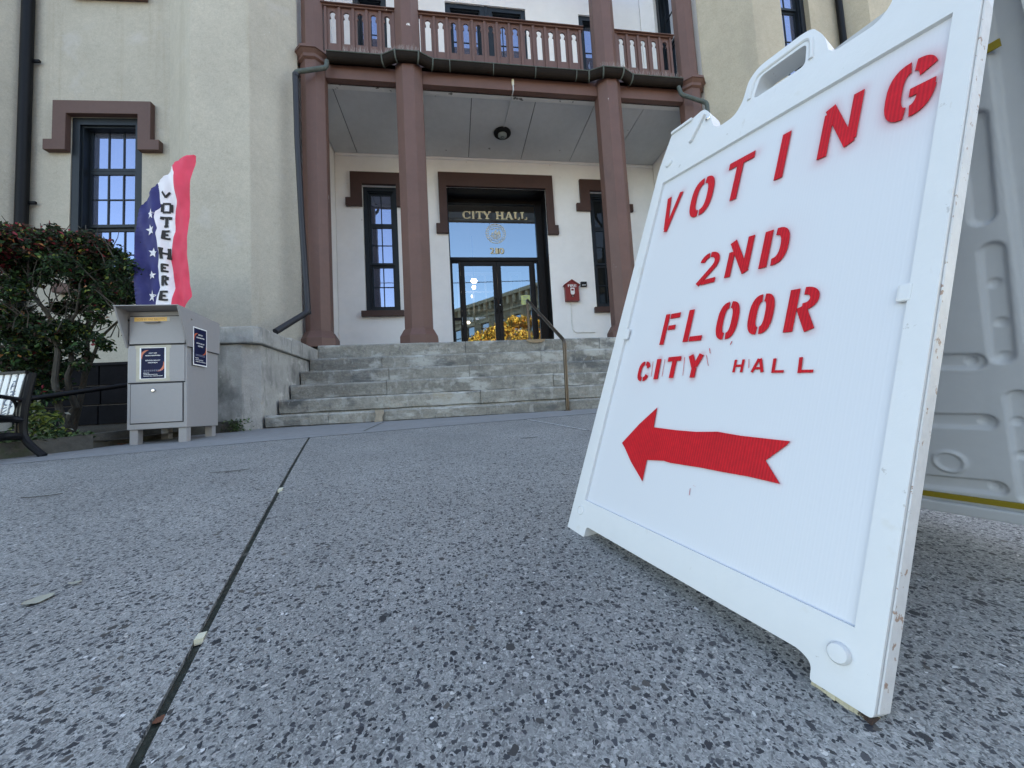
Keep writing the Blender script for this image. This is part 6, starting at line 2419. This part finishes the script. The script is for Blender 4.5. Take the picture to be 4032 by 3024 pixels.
ground_leaf('fallen_leaf', 'pale dry leaf lying flat on the speckled pavement at left', 'leaf', 150, 2368, .042, .034, .75, M_DRYLEAF, .002, .002)
ground_leaf('fallen_leaf', 'thin faded leaf farther along the pavement beyond the pale dry leaf', 'leaf', 295, 2303, .022, .012, .25, M_DRYLEAF, .003, .002)
ground_leaf('fallen_leaf', 'curled rust brown leaf caught in the dark pavement joint', 'leaf', 626, 2824, .013, .012, 1.0, M_RUSTLEAF, -.004, .001)
ground_leaf('fallen_leaf', 'green leaf on the ground against the mossy kerb', 'leaf', 405, 1757, .07, .035, .1, M_LEAFY)
ground_leaf('fallen_leaf', 'small red leaf beside the front leg of the drop box', 'leaf', 480, 1752, .05, .025, .3, M_RUSTLEAF)
ground_leaf('twig', 'short dark twig lying on the pavement in front of the drop box', 'twig', 906, 1860, .16, .012, .15, M_BARK, curl=.002)
ground_leaf('twig', 'dark twig on the pavement near the bench foot', 'twig', 166, 1959, .12, .010, .2, M_BARK, curl=.002)
ground_leaf('twig', 'small dark twig on the pavement in front of the handrail', 'twig', 2083, 1727, .11, .010, .05, M_BARK, curl=.002)
for (x, y, w, h, lab) in ((790, 2512, .012, .022, 'cream paper scrap stuck in the dark pavement joint'), (1105, 1928, .013, .05, 'farther cream scrap in the pavement joint')):
    p = onG(x, y)
    mb = MB()
    q = [p[:2] + jn * a + jd * b for a, b in ((-w / 2, -h / 2), (w / 2, -h / 2), (w / 2, h / 2), (-w / 2, h / 2))]
    mb.vprism([tuple(v) for v in q], lambda x_, y_: gz(x_, y_) - .004, gz(*p[:2]) + .004)
    tag(mb.build('paper_scrap', M_PAPER), lab, 'paper scrap', 'paper scraps in the pavement joint')

# ================================================================== WHAT THE DOOR GLASS REFLECTS: the far side of the street
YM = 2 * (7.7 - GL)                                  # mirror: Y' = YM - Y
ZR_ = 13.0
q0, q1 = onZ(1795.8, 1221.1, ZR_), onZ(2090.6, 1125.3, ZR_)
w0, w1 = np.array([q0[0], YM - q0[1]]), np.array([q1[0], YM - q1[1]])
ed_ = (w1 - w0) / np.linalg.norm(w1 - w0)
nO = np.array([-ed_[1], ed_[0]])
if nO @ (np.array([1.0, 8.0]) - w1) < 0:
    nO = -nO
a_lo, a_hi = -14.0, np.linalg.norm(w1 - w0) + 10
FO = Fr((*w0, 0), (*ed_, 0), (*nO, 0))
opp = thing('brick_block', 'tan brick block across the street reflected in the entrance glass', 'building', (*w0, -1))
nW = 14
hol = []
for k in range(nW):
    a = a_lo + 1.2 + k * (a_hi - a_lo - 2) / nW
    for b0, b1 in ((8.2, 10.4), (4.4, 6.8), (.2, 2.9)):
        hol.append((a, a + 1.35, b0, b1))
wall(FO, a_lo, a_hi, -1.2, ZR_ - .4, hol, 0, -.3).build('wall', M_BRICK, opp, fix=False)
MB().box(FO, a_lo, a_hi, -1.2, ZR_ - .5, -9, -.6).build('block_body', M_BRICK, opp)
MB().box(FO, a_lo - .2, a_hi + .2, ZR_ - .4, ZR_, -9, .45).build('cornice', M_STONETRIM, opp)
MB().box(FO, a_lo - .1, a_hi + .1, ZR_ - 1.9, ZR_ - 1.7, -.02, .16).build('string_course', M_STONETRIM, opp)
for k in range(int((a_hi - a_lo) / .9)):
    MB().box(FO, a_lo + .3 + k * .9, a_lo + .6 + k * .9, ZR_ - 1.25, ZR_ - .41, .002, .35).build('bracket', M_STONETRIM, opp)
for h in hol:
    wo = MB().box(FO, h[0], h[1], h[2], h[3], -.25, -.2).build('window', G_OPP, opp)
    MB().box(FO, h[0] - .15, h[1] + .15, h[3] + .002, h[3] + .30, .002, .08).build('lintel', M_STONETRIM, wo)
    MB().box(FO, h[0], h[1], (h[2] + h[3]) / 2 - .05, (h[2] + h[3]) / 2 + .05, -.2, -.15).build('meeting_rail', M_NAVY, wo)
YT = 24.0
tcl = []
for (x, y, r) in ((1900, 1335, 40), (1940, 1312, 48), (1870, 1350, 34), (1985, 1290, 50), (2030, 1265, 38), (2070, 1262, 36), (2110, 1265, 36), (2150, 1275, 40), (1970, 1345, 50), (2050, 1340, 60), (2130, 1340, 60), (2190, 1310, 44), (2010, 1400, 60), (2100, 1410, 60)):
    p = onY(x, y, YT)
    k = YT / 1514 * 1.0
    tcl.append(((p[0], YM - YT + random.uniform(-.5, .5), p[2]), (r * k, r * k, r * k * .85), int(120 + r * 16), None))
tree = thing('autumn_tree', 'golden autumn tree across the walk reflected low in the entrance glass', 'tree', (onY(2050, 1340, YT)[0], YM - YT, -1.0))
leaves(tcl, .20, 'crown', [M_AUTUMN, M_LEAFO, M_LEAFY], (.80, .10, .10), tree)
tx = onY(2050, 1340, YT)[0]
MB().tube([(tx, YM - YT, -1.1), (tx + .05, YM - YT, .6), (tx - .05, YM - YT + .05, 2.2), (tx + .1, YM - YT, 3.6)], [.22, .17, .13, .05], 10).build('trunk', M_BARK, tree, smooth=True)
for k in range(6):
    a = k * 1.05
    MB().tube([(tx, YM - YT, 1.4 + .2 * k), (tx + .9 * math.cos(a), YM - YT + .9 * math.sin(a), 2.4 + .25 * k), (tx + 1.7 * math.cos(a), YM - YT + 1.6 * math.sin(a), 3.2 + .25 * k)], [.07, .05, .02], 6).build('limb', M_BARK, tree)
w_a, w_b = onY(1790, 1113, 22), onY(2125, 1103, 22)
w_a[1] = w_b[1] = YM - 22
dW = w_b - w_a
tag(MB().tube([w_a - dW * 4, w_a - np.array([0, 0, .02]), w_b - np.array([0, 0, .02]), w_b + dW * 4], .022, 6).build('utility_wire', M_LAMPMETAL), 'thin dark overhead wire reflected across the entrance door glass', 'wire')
